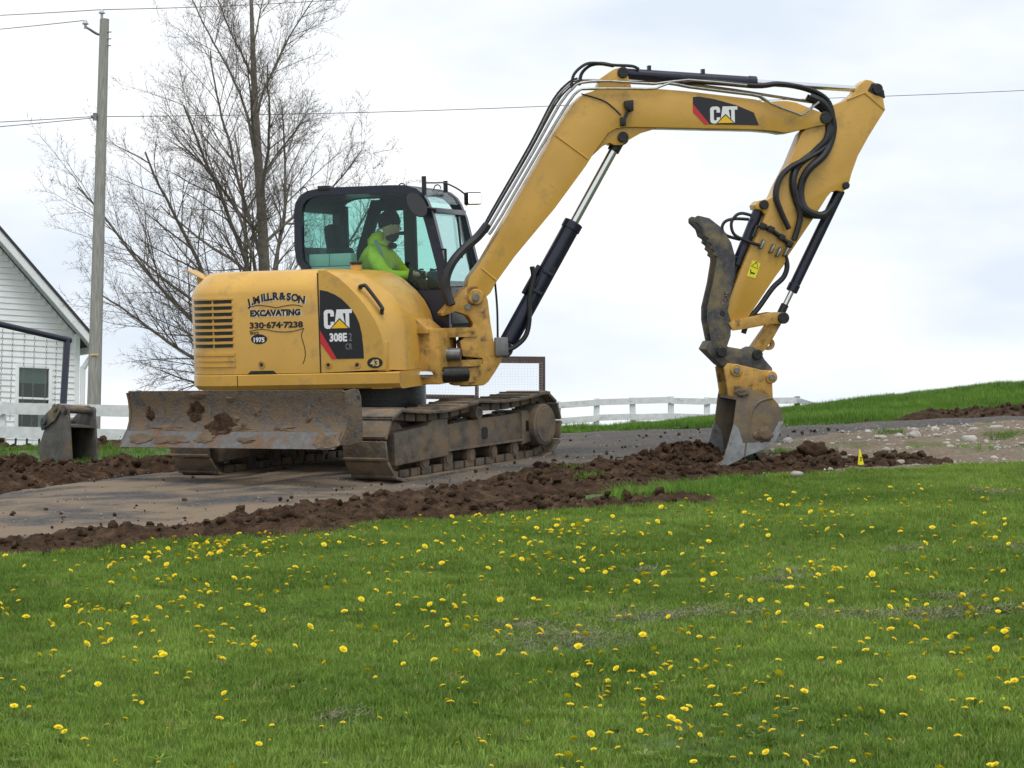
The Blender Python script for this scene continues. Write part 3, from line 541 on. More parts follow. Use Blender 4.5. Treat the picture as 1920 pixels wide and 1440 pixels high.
def build_house():
    # engine cover
    def ring(e, z): return [(x, y, z) for x, y in plan(e)] + [(-.75, 1.05 - e, z), (-.75, -.02, z), (-.06, -.02, z)]
    ec = MB().loft([ring(0, .948), ring(0, 1.665), ring(.012, 1.70), ring(.04, 1.745), ring(.15, 1.845), ring(.20, 1.862), ring(.26, 1.868)])
    E = ec.build('engine_cover', M['yellow'], EX, HF, smooth=28)
    # counterweight skirt
    def ring2(e, z): return [(.68, -1.05 + e, z), (.4, -1.05 + e, z)] + [(x, y, z) for x, y in plan(e)] + [(.5, 1.05 - e, z), (.5, -.25, z), (.68, -.25, z)]
    cw = MB().loft([ring2(.08, .795), ring2(.03, .805), ring2(-.006, .845), ring2(-.006, .935), ring2(.004, .944)])
    Kw = cw.build('counterweight', M['yellow'], EX, HF, smooth=30)
    MB().box((-.86, -1.0575, .885), (.006, .003, .10)).build('seam', M['grease_and_holes'], Kw, HF)
    # louvres on the near rear corner
    for k in range(8):
        z = 1.615 - k * .0565
        for u0, u1 in ((-.105, .075), (.095, .36)):
            arc_strip(.0, -.003, u0, u1, z - .030, z).build('louvre_shade', M['grease_and_holes'], E, HF, smooth=0)  # dark strips on the skin; shade under the slats is their colour
        arc_strip(.0, -.014, -.115, .40, z + .001, z + .016).build('louvre_slat', M['yellow'], E, HF, smooth=0)
    for k in range(3):
        arc_strip(.0, -.010, -.125, .40, 1.115 - k * .05, 1.14 - k * .05).build('pressed_rib', M['yellow'], E, HF, smooth=0)
    flap = MB().box((-1.44, -.50, 1.845), (.24, .20, .012), Matrix.Rotation(R(28), 3, 'Y') , bevel=.003)
    flap.box((-1.46, -.42, 1.80), (.12, .02, .12)).build('exhaust_flap', M['yellow'], EX, HF)
    # front cover, rounding down to the front
    a, b = PR['hood_side'], PR['hood_full']; rings = []
    for t, k in ((0, 0), (.03, .08), (.32, .50), (.36, .56), (.60, .86), (.80, .96), (1., 1.)):
        y = -1.05 + .36 * t
        rings.append([(max(-.055, p[0] * (1 - k) + q[0] * k), y, p[1] * (1 - k) + q[1] * k) for p, q in zip(a, b)] + [(-.055, y, .948), (-.055, y, 1.2)])
    rings.append([(max(-.055, p[0]), -.02, p[1]) for p in b] + [(-.055, -.02, .948), (-.055, -.02, 1.2)])
    Fc = MB().loft(rings).build('front_cover', M['yellow'], EX, HF, smooth=24)
    MB().prism([(-.064, .95), (-.052, .95), (-.052, 1.83), (-.064, 1.83)], -1.0525, -1.04).build('door_seam', M['grease_and_holes'], Fc, HF, smooth=0)
    H = PR['handle']; MB().tube(spline([(x - .03, -.98 + .06 * (i in (0, len(H) - 1)) - .03 * (0 < i < len(H) - 1), z) for i, (x, z) in enumerate(H)], 5), .017, 10).build('grab_handle', M['black'], Fc, HF)
    MB().cyl((.134, -.6, 1.84), (.134, -.6, 1.90), .05, 20, bevel=.008).build('filler_neck', M['yellow'], Fc, HF)
    MB().cyl((.134, -.6, 1.90), (.134, -.6, 1.925), .058, 20, bevel=.006).build('filler_cap', M['black'], Fc, HF)
    Y = -1.05
    for (x, z), par in ((PR['pts_house'][15], E), (PR['pts_house'][16], Fc), (PR['pts_house'][17], Fc)):
        MB().cyl((x, Y, z), (x, Y - .006, z), .032, 20).build('lock_recess', M['yellow_worn'], par, HF)
        MB().cyl((x, Y - .006, z), (x, Y - .010, z), .016, 14).build('lock', M['grease_and_holes'], par, HF)
    MB().prism([(-.76, .948), (-.48, .948), (-.51, .975), (-.73, .975)], -1.0525, -1.04).build('latch_recess_shade', M['grease_and_holes'], E, HF, smooth=0)  # dark plate standing proud; the recess shade is painted
    # black side decal
    dec = flat(PR['decal'], 'side_decal', M['decal_black'], EX, HF, Y, Y - .003)
    flat(PR['stripe'], 'red_stripe', M['decal_red'], dec, HF, Y, Y - .0045)
    (x0, z1), (x1, z0) = PR['pts_house'][0], PR['pts_house'][1]
    cat_mark(dec, HF, x0, z0, x1 - x0, z1 - z0, Y - .003)
    h0 = PR['pts_house']
    flat(text_mesh('308E', .098, .004, width=.165), 'model_number', M['white_decal'], dec, HF, 0, Y - .0045, (h0[2][0], h0[3][1]))
    flat(text_mesh('2', .098, .0, width=.028), 'model_digit', M['grey_decal'], dec, HF, 0, Y - .0045, (h0[3][0] + .010, h0[3][1]))
    flat(text_mesh('CR', .075, .0, width=.062), 'model_suffix', M['grey_decal'], dec, HF, 0, Y - .0045, (h0[6][0], h0[7][1]))
    # owner's lettering
    def letters(body, size, x, z, width, bold=.0045, shadow=True):
        if shadow: flat(text_mesh(body, size, bold, width=width), 'lettering_shadow', M['gold'] if False else M['white_decal'], E, HF, 0, Y - .0015, (x + .006, z - .005))
        flat(text_mesh(body, size, bold, width=width), 'lettering', M['decal_black'], E, HF, 0, Y - .003, (x, z))
    xa, xb = h0[8][0], h0[9][0]; arc = [('J', 0), ('.', .055), ('M', .09), ('I', .235), ('L', .275), ('L', .34), ('.', .405), ('R', .44), ('&', .56), ('S', .69), ('O', .77), ('N', .89)]
    for ch, t in arc:
        x = xa + (xb - xa) * t; ang = R(11) * (1 - 2 * t); z = h0[8][1] - .105 + .052 * (1 - (2 * t - 1) ** 2)
        for mat, dy, ox, oz in ((M['white_decal'], .0015, .005, -.005), (M['decal_black'], .003, 0, 0)):
            me = text_mesh(ch, .088, .0045)
            for v in me.vertices: v.co = (v.co.x * math.cos(ang) - v.co.z * math.sin(ang), 0, v.co.x * math.sin(ang) + v.co.z * math.cos(ang))
            flat(me, 'lettering' if dy > .002 else 'lettering_shadow', mat, E, HF, 0, Y - dy, (x + ox, z + oz))
    letters('EXCAVATING', .072, h0[10][0], h0[11][1] + .004, h0[11][0] - h0[10][0] - .01)
    letters('330·674·7238', .072, h0[12][0], h0[13][1] + .004, h0[13][0] - h0[12][0] - .005, .003, False)
    for pts in ([(-.72, 1.545), (-.63, 1.56), (-.52, 1.545), (-.46, 1.535), (-.40, 1.545), (-.30, 1.555), (-.21, 1.54)], [(-.73, 1.33), (-.6, 1.345), (-.45, 1.32), (-.32, 1.32), (-.205, 1.345)], [(-.205, 1.345), (-.23, 1.28), (-.205, 1.18), (-.20, 1.10), (-.225, 1.03)]):
        MB().tube(spline([(x, Y - .001, z) for x, z in pts], 5), .0035, 5).build('scroll_line', M['decal_black'], E, HF, smooth=0)
    cx, cz = h0[14]
    flat(ellipse(cx, cz, .078, .044), 'badge', M['decal_black'], E, HF, Y, Y - .002)
    flat(text_mesh('1975', .055, .002, width=.105), 'badge_year', M['white_decal'], E, HF, 0, Y - .0035, (cx - .052, cz - .024))
    flat(text_mesh('SINCE', .034, .001, width=.085), 'badge_word', M['decal_black'], E, HF, 0, Y - .003, (cx - .085, cz + .043))
    cx, cz = h0[18]
    flat(ellipse(cx, cz, .072, .048), 'number_badge', M['decal_black'], Fc, HF, Y + .02, Y - .003)
    flat(text_mesh('43', .075, .003, width=.085), 'number', M['gold'], Fc, HF, 0, Y - .0045, (cx - .043, cz - .026))
    # chassis nose and swing bracket forks
    ns = MB(); ns.box((.62, -.20, 1.05), (.46, .5, .50), bevel=.02); ns.box((.50, -.62, .86), (.20, .8, .13), bevel=.01)
    ns.prism([(.40, 1.27), (.42, 1.43), (.64, 1.40), (.76, 1.30), (.76, 1.26)], -.5, -.1, bevel=.006)
    N = ns.build('chassis_nose', M['yellow_worn'], EX, HF)
    def fork(z0, z1, r): return [[(x, y, z) for x, y in [(.6, -.2), (.80, -.2)] + [(.97 + r * math.cos(t), r * math.sin(t)) for t in [R(-80 + 160 * i / 12) for i in range(13)]] + [(.80, .2), (.6, .2)]] for z in (z0, z1)]
    MB().loft(fork(1.215, 1.30, .15)).build('upper_fork', M['yellow_worn'], N, HF)
    MB().loft(fork(.945, 1.005, .16)).build('lower_fork', M['yellow_worn'], N, HF)
    MB().loft(fork(.80, .85, .14)).build('bottom_fork', M['yellow_worn'], N, HF)
    MB().cyl((.70, -.24, 1.065), (.965, -.20, 1.06), .058, 20).cyl((.78, -.232, 1.065), (.86, -.22, 1.062), .064, 20).build('swing_cylinder_barrel', M['steel'], EX, HF)
    MB().cyl((.50, -.62, .90), (.86, -.34, .885), .038, 18).build('swing_cylinder_rod', M['chrome'], EX, HF)
    MB().cyl((.83, -.36, .885), (1.02, -.2, .88), .07, 18).build('swing_rod_end', M['grease_and_holes'], EX, HF)
    MB().box((.52, -.99, 1.08), (.10, .10, .26), bevel=.01).build('corner_bracket', M['yellow'], Fc, HF)

def build_cab():
    out, inn = PR['cab_out'], PR['cab_in']
    outc = out + [(.80, 1.30), (-.55, 1.30)]; innc = inn + [(.735, 1.64), (-.50, 1.66)]
    Yn, Yf = 0.0, 1.03
    cf = MB()
    for y0, y1 in ((Yn, Yn + .065), (Yf - .065, Yf)): cf.ring_prism(outc, innc, y0, y1)
    Cb = cf.build('cab_frame', M['navy'], EX, HF, smooth=40)
    # roof skin and rear/front cross members follow the outline between the side frames
    def skin(pts, th, name, mat, y0=Yn + .065, y1=Yf - .065, smooth=40):
        o = pts; n = len(o); ins = []
        for i in range(n):
            a, b = Vector(o[max(i - 1, 0)]), Vector(o[min(i + 1, n - 1)]); t = (b - a).normalized(); ins.append((o[i][0] + t.y * th, o[i][1] - t.x * th))
        return MB().prism(o + ins[::-1], y0, y1).build(name, mat, Cb, HF, smooth=smooth)
    skin(out[3:10], .06, 'roof', M['navy'])
    skin([out[9], out[10], out[11], out[12]], .012, 'roof_hatch', M['clear'])
    MB().box((.655, .515, 2.385), (.05, .90, .05), bevel=.008).build('windscreen_header', M['navy'], Cb, HF)
    skin(out[0:3], .05, 'rear_sill', M['navy']); 
    MB().box((.79, .515, 1.50), (.03, .90, .34), bevel=.005).build('front_lower_panel', M['navy'], Cb, HF)
    MB().prism([(-.60, 1.20), (.80, 1.20), (.80, 1.655), (-.60, 1.655)], Yn + .012, Yn + .05).build('lower_side_panel', M['black'], Cb, HF, smooth=0)
    MB().box((.1, .515, 1.30), (1.36, .9, .06)).build('cab_floor', M['interior'], Cb, HF)
    # far side pillars
    fp = MB(); fp.prism([(-.70, 1.66), (-.56, 1.66), (-.56, 2.50), (-.70, 2.50)], Yf - .06, Yf - .005)
    fp.prism([(-.52, 1.9), (-.42, 1.9), (-.17, 2.55), (-.30, 2.55)], Yf - .055, Yf - .005)
    fp.prism([(.03, 1.6), (.15, 1.6), (.15, 2.55), (.03, 2.55)], Yf - .055, Yf - .005)
    fp.prism([(-.42, 2.20), (.05, 2.20), (.05, 2.235), (-.38, 2.235)], Yf - .05, Yf - .01)
    fp.prism([(-.60, 1.2), (.80, 1.2), (.79, 1.72), (-.60, 1.80)], Yf - .05, Yf - .015)
    fp.prism([(-.30, 2.44), (.16, 2.44), (.16, 2.57), (-.20, 2.57)], Yf - .05, Yf - .01)
    fp.build('door_pillars', M['interior'], Cb, HF)
    MB().prism(inn + [(.735, 1.66), (-.50, 1.68)], Yn + .030, Yn + .034).build('near_window', M['glass'], Cb, HF, smooth=0)
    MB().prism(inn + [(.735, 1.66), (-.50, 1.68)], Yf - .034, Yf - .030).build('far_window', M['glass'], Cb, HF, smooth=0)
    MB().box((-.685, .515, 2.16), (.006, .90, .62)).build('rear_window', M['glass'], Cb, HF)
    a, b = Vector((.645, 0, 2.36)), Vector((.775, 0, 1.68))
    MB().loft([[(a.x, .07, a.z), (a.x, .96, a.z), (b.x, .96, b.z), (b.x, .07, b.z)], [(a.x - .006, .07, a.z), (a.x - .006, .96, a.z), (b.x - .006, .96, b.z), (b.x - .006, .07, b.z)]]).build('windscreen', M['clear'], Cb, HF, smooth=0)
    MB().tube([(.66, .75, 2.36), (.735, .62, 1.95)], .012, 6).build('wiper', M['black'], Cb, HF)
    # seat
    st = MB(); st.box((-.12, .5, 1.62), (.52, .5, .14), bevel=.05); st.box((-.42, .5, 1.86), (.14, .48, .46), Matrix.Rotation(R(-10), 3, 'Y'), bevel=.06)
    S = st.build('seat', M['interior'], Cb, HF)
    MB().box((-.50, .5, 2.19), (.12, .30, .24), Matrix.Rotation(R(-6), 3, 'Y'), bevel=.055).build('headrest', M['interior'], S, HF)
    for yy in (.22, .80): MB().box((.22, yy, 1.66), (.34, .13, .18), bevel=.03).tube([(.34, yy, 1.74), (.37, yy, 1.86)], .02, 8).build('control_console', M['interior'], Cb, HF)
    MB().box((.60, .25, 1.74), (.13, .2, .17), bevel=.03).build('monitor', M['black'], Cb, HF)
    # mirror, lamp, roof fittings
    mc = Vector((.565, -.13, 2.43)); mr = MB()
    tilt = Matrix.Translation(mc) @ Matrix.Rotation(R(-30), 4, 'Y') @ Matrix.Rotation(R(-52), 4, 'Z')
    mr.loft([[tuple(tilt @ Vector((k, .085 * s2 * math.cos(2 * math.pi * i / 28), .125 * s2 * math.sin(2 * math.pi * i / 28)))) for i in range(28)] for k, s2 in ((-.022, .7), (-.012, .95), (0, 1.), (.008, .97))])
    mr.tube([(.575, -.12, 2.42), (.66, -.07, 2.40), (.69, .02, 2.39)], .014, 8).build('mirror', M['black'], Cb, HF)
    fx = MB(); fx.tube([(.585, .03, 2.53), (.585, .03, 2.70)], .022, 10); fx.tube([(.55, .75, 2.58), (.55, .75, 2.69)], .022, 10)
    fx.tube(spline([(.575, .04, 2.64), (.60, .3, 2.65), (.60, .6, 2.66), (.66, .85, 2.60), (.74, .97, 2.50)], 4), .008, 6)
    fx.box((-.40, .03, 2.63), (.12, .07, .05), bevel=.008); fx.build('roof_rail', M['black'], Cb, HF)
    for xx, yy in ((.27, .3), (.45, .8), (-.68, .2)): MB().tube([(xx + .035 * math.cos(t), yy, 2.62 + .04 * math.sin(t)) for t in [math.pi * i / 8 for i in range(9)]], .006, 6).build('lifting_eye', M['black'], Cb, HF)
    lr = Matrix.Rotation(R(-48), 3, 'Z'); lc = Vector((.76, .93, 2.52))
    LT = MB().box(lc, (.09, .15, .12), lr, bevel=.015).tube([lc, (.68, .95, 2.47)], .02, 8).build('work_lamp', M['black'], Cb, HF, smooth=0)
    MB().box(lc + lr @ Vector((.047, 0, 0)), (.006, .125, .095), lr).build('lamp_lens', M['lamp'], LT, HF)
    MB().tube([(.735, .015, 2.02), (.80, -.05, 2.02), (.80, -.05, 1.86), (.765, .015, 1.86)], .012, 8).build('door_grab', M['black'], Cb, HF)

def pin(name, x, z, half, r, parent, mat='grease_and_holes', world=None):
    return MB().cyl((x, -half, z), (x, half, z), r, 22, bevel=.006).build(name, M[mat], parent, world or BF)

def build_boom():
    K = MB().prism(PR['kingpost'], -.13, .13, bevel=.012).build('swing_post', M['yellow_worn'], EX, BF)
    MB().cyl((0, 0, .76), (0, 0, 1.30), .085, 20).build('swing_pin', M['grease_and_holes'], K, BF)
    bp = PR['boom_pts']
    Bm = MB().prism(PR['boom'], -.13, .13, bevel=.008).build('boom', M['yellow'], EX, BF)
    MB().prism(PR['boom_lug'], -.10, .10, bevel=.006).build('cylinder_lug', M['yellow'], Bm, BF)
    MB().prism(PR['boom_top_lug'], -.08, .08, bevel=.006).build('top_lug', M['yellow'], Bm, BF)
    s = PR['seams']
    for p, q in ((s[0], s[1]), (s[2], s[3])): MB().tube([(p[0], -.131, p[1]), (q[0], -.131, q[1])], .008, 6).build('weld_seam', M['yellow'], Bm, BF)
    # flange edges below the boom box
    d = flat(PR['boom_decal'], 'boom_decal', M['decal_black'], Bm, BF, -.13, -.133)
    flat(PR['boom_stripe'], 'red_stripe', M['decal_red'], Bm, BF, -.13, -.1345)
    (x0, z1), (x1, z0) = PR['boom_cat']; cat_mark(Bm, BF, x0, z0, x1 - x0, z1 - z0, -.133)
    MB().cyl((bp[0][0], -.165, bp[0][1]), (bp[0][0], .165, bp[0][1]), .072, 24, bevel=.008).build('foot_pin', M['yellow_worn'], K, BF)
    MB().cyl((bp[0][0], -.175, bp[0][1]), (bp[0][0], .175, bp[0][1]), .032, 18).build('foot_pin_cap', M['steel'], K, BF)
    MB().cyl((bp[0][0] - .075, -.165, bp[0][1] - .085), (bp[0][0] - .075, -.13, bp[0][1] - .085), .026, 14).build('pin_bolt', M['steel'], K, BF)
    for i, nm, half, r in ((1, 'stick_pin', .15, .058), (2, 'cylinder_pin', .13, .05), (3, 'cylinder_pin', .10, .052)):
        pin(nm, bp[i][0], bp[i][1], half, r, Bm)
    # boom work lamp
    (x, z), (x2, z2) = PR['boom_light']
    MB().prism([(x - .055, z + .05), (x + .03, z + .06), (x + .03, z - .045), (x - .01, z - .05), (x - .05, z - .01)], -.20, -.135, bevel=.01).tube([(x, -.16, z), (x2, -.16, z2)], .015, 8).box((x2, -.15, z2), (.05, .05, .08), bevel=.008).build('boom_lamp', M['black'], Bm, BF)
    # stick and its fittings
    St = MB().prism(PR['stick'], -.10, .10, bevel=.008).build('stick', M['yellow'], EX, BF)
    rb = PR['stick_rib']; MB().tube([(x, -.101, z) for x, z in rb], .008, 6).build('weld_seam', M['yellow'], St, BF)
    for i, nm, r in ((8, 'cylinder_pin', .05), (9, 'bucket_cylinder_pin', .035), (17, 'thumb_cylinder_pin', .045)): pin(nm, bp[i][0], bp[i][1], .125, r, St)
    MB().prism([(3.86, 3.40), (3.90, 3.47), (3.96, 3.47), (4.02, 3.40), (4.03, 3.33), (3.93, 3.36)], -.104, .104, bevel=.004).build('pin_boss', M['grease_and_holes'], St, BF)
    flat(PR['warn'], 'warning_label', M['warn'], St, BF, -.10, -.103)
    w = PR['warn']; wc = Vector((sum(p[0] for p in w) / 4, sum(p[1] for p in w) / 4)); up = (Vector(w[0]) - Vector(w[3])).normalized(); rt = Vector((up.y, -up.x))
    tri = [wc + up * .075, wc + up * .022 + rt * .035, wc + up * .022 - rt * .035]
    MB().tube([(p.x, -.1035, p.y) for p in tri + tri[:1]], .0035, 4).build('warning_sign', M['decal_black'], St, BF, smooth=0)
    fig = MB()
    for du, dv, a2, b2 in ((-.035, .012, .012, .006), (-.035, -.005, .012, .006), (-.03, -.02, .005, .022)):
        c = wc + up * du + rt * dv; fig.prism([(c.x - a2, c.y - b2), (c.x + a2, c.y - b2), (c.x + a2, c.y + b2), (c.x - a2, c.y + b2)], -.103, -.1045)
    fig.build('warning_figure', M['decal_black'], St, BF, smooth=0)
    # cylinders: barrel + rod + eye
    def cylinder(p, q, frac, rb_, rr, name, eye=.06, y=0.):
        P0, P1 = Vector((p[0], y, p[1])), Vector((q[0], y, q[1])); d = (P1 - P0); L = d.length; u = d / L; mid = P0 + d * frac
        c = MB(); c.cyl(P0 + u * eye, mid, rb_, 24, bevel=.008); c.cyl(mid - u * .08, mid + u * .0, rb_ * 1.12, 24, bevel=.006); c.cyl(P0 + Vector((0, -.06, 0)), P0 + Vector((0, .06, 0)), eye, 18)
        o = c.build(name, M['navy'], EX, BF)
        MB().cyl(mid, P1 - u * .05, rr, 18).build('rod', M['chrome'], o, BF)
        e = MB(); e.cyl(P1 + Vector((0, -.055, 0)), P1 + Vector((0, .055, 0)), eye * .95, 18); e.cyl(P1 - u * .14, P1 - u * .02, rr * 1.35, 14); e.build('rod_eye', M['grease_and_holes'], o, BF)
        return o, P0, u, L
    o, P0, u, L = cylinder(bp[4], bp[2], .60, .082, .042, 'boom_cylinder', .075)
    for t, w in ((.27, .13), (.36, .13)): MB().box(P0 + u * (L * t), (.10, .19, .035), Matrix.Rotation(-math.atan2(u.z, u.x), 3, 'Y') @ Matrix.Rotation(R(90), 3, 'Y'), bevel=.005).build('hose_clamp', M['navy'], o, BF)
    MB().box(P0 + u * (L * .31) + Vector((-.09, -.03, .04)), (.035, .05, .30), Matrix.Rotation(math.atan2(u.x, u.z), 3, 'Y'), bevel=.006).build('valve_pack', M['black'], o, BF)
    MB().box((bp[4][0] - .05, -.15, bp[4][1] + .03), (.12, .08, .17), bevel=.012).build('base_block', M['steel'], o, BF)
    o, P0, u, L = cylinder(bp[3], bp[8], .53, .052, .030, 'stick_cylinder', .05)
    for t in (.11, .32): MB().box(P0 + u * (L * t) + Vector((0, 0, .06)), (.03, .05, .06)).build('hose_clamp', M['navy'], o, BF)
    cylinder(bp[9], bp[11], .80, .050, .028, 'bucket_cylinder', .04)
    cylinder(bp[17], bp[18], .84, .052, .03, 'thumb_cylinder', .045)
    # linkage, coupler, bucket, thumb
    for s in (-1, 1):
        La = MB().prism(PR['link_a'], s * .145, s * .108, bevel=.006).build('side_link', M['yellow_worn'], EX, BF)
    pin('link_pin', bp[11][0], bp[11][1], .165, .055, La)
    lb = MB().prism(PR['link_b'], -.075, .075, bevel=.008).build('bucket_link', M['yellow_worn'], EX, BF)
    ex, ez = 2.858, 1.050
    MB().ring_prism(circle(ex, ez, .058, 20), circle(ex, ez, .024, 20), -.03, .03).build('lifting_eye', M['yellow_worn'], lb, BF)
    cp = MB().prism(PR['coupler'], -.125, .125, bevel=.01).build('quick_coupler', M['thumb'], EX, BF)
    for i in (13, 14): pin('coupler_pin', bp[i][0], bp[i][1], .165, .048, cp)
    bs = PR['bucket_side']; YB = .31
    bk = MB()
    back = bs[4:14]                                     # lip, round the heel, up to the hinge
    bk.prism(back + [(x - .022 * (i > 0) , z + .022 * (i < 7)) for i, (x, z) in reversed(list(enumerate(back)))], -YB, YB)
    B = bk.build('bucket', M['bucket'], EX, BF)
    for s in (-1, 1):
        MB().prism(bs, s * YB, s * (YB + .022), bevel=.004).build('side_plate', M['bucket'], B, BF)
        # scoured lower part of each side
        low = [(x, z) for x, z in bs[2:9]]
        lo = [bs[2], bs[3], bs[4], bs[5], bs[6], bs[7], bs[8], bs[9], (bs[9][0] - .045, bs[9][1] + .0), (bs[8][0] - .065, bs[8][1] + .01), (bs[7][0] - .055, bs[7][1] + .045), (bs[6][0] - .03, bs[6][1] + .085), (bs[5][0] + .0, bs[5][1] + .13), (bs[5][0] - .04, bs[5][1] + .27)]
        MB().prism(lo, s * (YB + .021), s * (YB + .026), bevel=.001).build('wear_plate', M['scoured'], B, BF, smooth=0)
        e = MB().prism(PR['ear'], s * .165, s * .125, bevel=.006).build('hinge_plate', M['yellow_worn'], B, BF)
        for i in (15, 16):
            MB().cyl((bp[i][0], s * .125, bp[i][1]), (bp[i][0], s * .185, bp[i][1]), .058, 24, bevel=.008).build('pin_boss', M['yellow_worn'], e, BF)
            MB().cyl((bp[i][0], s * .18, bp[i][1]), (bp[i][0], s * .20, bp[i][1]), .03, 16, bevel=.004).build('pin_end', M['steel'], e, BF)
    MB().prism([bs[2], bs[3], bs[4], bs[5], (bs[5][0] - .02, bs[5][1] + .20)], YB - .004, YB - .0005).build('wear_plate', M['scoured'], B, BF, smooth=0)
    MB().prism([bs[0], bs[13], (bs[13][0] - .01, bs[13][1] - .03), (bs[1][0] + .01, bs[1][1] - .01)], -YB, YB).build('top_plate', M['bucket'], B, BF)
    MB().prism([bs[4], (bs[4][0] - .02, bs[4][1] - .035), (bs[5][0] - .03, bs[5][1] - .022), (bs[5][0], bs[5][1])], -YB - .03, YB + .03, bevel=.003).build('lip', M['scoured'], B, BF)
    sm = PR['bucket_seam']; MB().tube(spline([(x, -YB - .024, z) for x, z in sm], 4), .009, 6).build('rib', M['bucket'], B, BF)
    r4 = random.Random(9)
    for (x, z, w, h) in ((2.69, .22, .085, .07), (2.49, .62, .06, .045)):
        b = MB(); vs = bmesh.ops.create_icosphere(b.bm, subdivisions=3, radius=1)['verts']
        for v in vs: v.co *= 1 + .45 * noise.noise(v.co * 1.7 + Vector((x * 9, z * 5, 1)))
        bmesh.ops.transform(b.bm, matrix=Matrix.Translation((x, -YB - .022, z)) @ Matrix.Diagonal((w, .03, h, 1)), verts=vs)
        b.build('mud_patch', M['dry_soil'], B, BF, smooth=50)
    th = PR['thumb']
    for s in (-1, 1): 
        t = MB().prism(th, s * .135, s * .085, bevel=.006).build('thumb_plate', M['thumb'], EX, BF)
        if s < 0:
            flat([(2.372, 1.43), (2.432, 1.45), (2.452, 1.57), (2.392, 1.56)], 'cast_plate', M['bucket'], t, BF, -.135, -.139)
            me = text_mesh('CAT', .055, .002, width=.09)
            for v in me.vertices: x, z = v.co.x, v.co.z; v.co = (-z * .98 + x * .17, 0, x * .98 + z * .17)
            flat(me, 'cast_letters', M['grease_and_holes'], t, BF, 0, -.1405, (2.43, 1.455))
            MB().cyl((2.385, -.134, 1.352), (2.385, -.1375, 1.352), .026, 18).build('pin_hole_shade', M['grease_and_holes'], t, BF)  # dark disc; the shade down the hole is only its colour
    mid = [p for p in th]
    MB().prism([(2.33, 1.30), (2.50, 1.30), (2.52, 1.8), (2.45, 2.05), (2.38, 2.0), (2.42, 1.75)], -.085, .085).build('thumb_web', M['thumb'], t, BF)
    # pipes and hoses
    def hose(key, r, mat, y=None, k=5, name='hose', wob=0.):
        ys = y if isinstance(y, (list, tuple)) else (y, y); pts = PR[key]; n = len(pts) - 1
        P3 = [(x, ys[0] + (ys[1] - ys[0]) * i / n + wob * math.sin(i * 1.7), z) for i, (x, z) in enumerate(pts)]
        MB().tube(spline(P3, k), r, 8).build(name, M[mat], EX, BF)
    for dy, dz in ((0, 0), (.05, .0)):
        for key in ('pipe0', 'pipe1', 'pipe2'):
            y = {'pipe0': -.11, 'pipe1': -.155, 'pipe2': .02}[key] + dy
            P3 = [(x, y, z + dz) for x, z in PR[key]]
            MB().tube(spline(P3, 2), .0105, 8).build('hydraulic_pipe', M['pipe'], EX, BF)
    hose('hose_bundle', .036, 'hose', (-.24, -.10), name='sleeved_hose', wob=.012); hose('hose_bundle', .036, 'hose', (-.17, -.05), name='sleeved_hose', wob=-.02); hose('hose_bundle', .034, 'hose', (-.11, -.0), name='sleeved_hose', wob=.02)
    for q in ('pipe0', 'pipe2'):
        MB().tube(spline([(x - .02, -.03 + .02 * (i % 2), z + .012) for i, (x, z) in enumerate(PR[q][:6])], 4), .0095, 7).build('hose', M['hose'], EX, BF)
    hose('hose0', .014, 'hose', -.05); hose('hose1', .014, 'hose', .03); hose('hose1', .014, 'hose', -.02, wob=.02)
    hose('hose2', .020, 'hose', (-.06, -.17)); hose('hose3', .034, 'hose', (-.05, -.16), name='sleeved_hose'); hose('hose3b', .033, 'hose', (.0, -.13), name='sleeved_hose')
    hose('hose3', .034, 'hose', (-.09, -.13), name='sleeved_hose', wob=.02); hose('hose3b', .036, 'hose', (-.10, -.15), name='sleeved_hose', wob=-.02)
    hose('hose4', .030, 'hose', -.13, name='sleeved_hose'); hose('hose2', .026, 'hose', (-.02, -.14), wob=.015); hose('thumb_hose', .015, 'hose', -.12); hose('thumb_hose2', .015, 'hose', -.04)
    hose('low_hose', .026, 'hose', -.08, name='sleeved_hose'); hose('cyl_hose', .020, 'hose', -.13); hose('cyl_hose', .018, 'hose', -.08, wob=.015)
    hose('wire', .010, 'hose', 0.); hose('boom_wire', .006, 'hose', -.136)
    v = PR['valve']; vb = MB()
    for i, (x, z) in enumerate(v): vb.box((x, -.125, z), (.055, .06, .055) if i < 4 else (.028, .05, .09), Matrix.Rotation(R(28), 3, 'Y'), bevel=.006, mi=0 if i < 4 else 1)
    vb.tube([(x, -.118, z) for x, z in v[:4]], .022, 8).tube([(v[0][0] - .09, -.112, v[0][1] - .10), (v[0][0] - .05, -.112, v[0][1] - .0), (v[0][0], -.112, v[0][1])], .016, 8)
    vb.build('diverter_valve', [M['black'], M['pipe']], EX, BF)

build_undercarriage(); build_house(); build_cab(); build_boom()
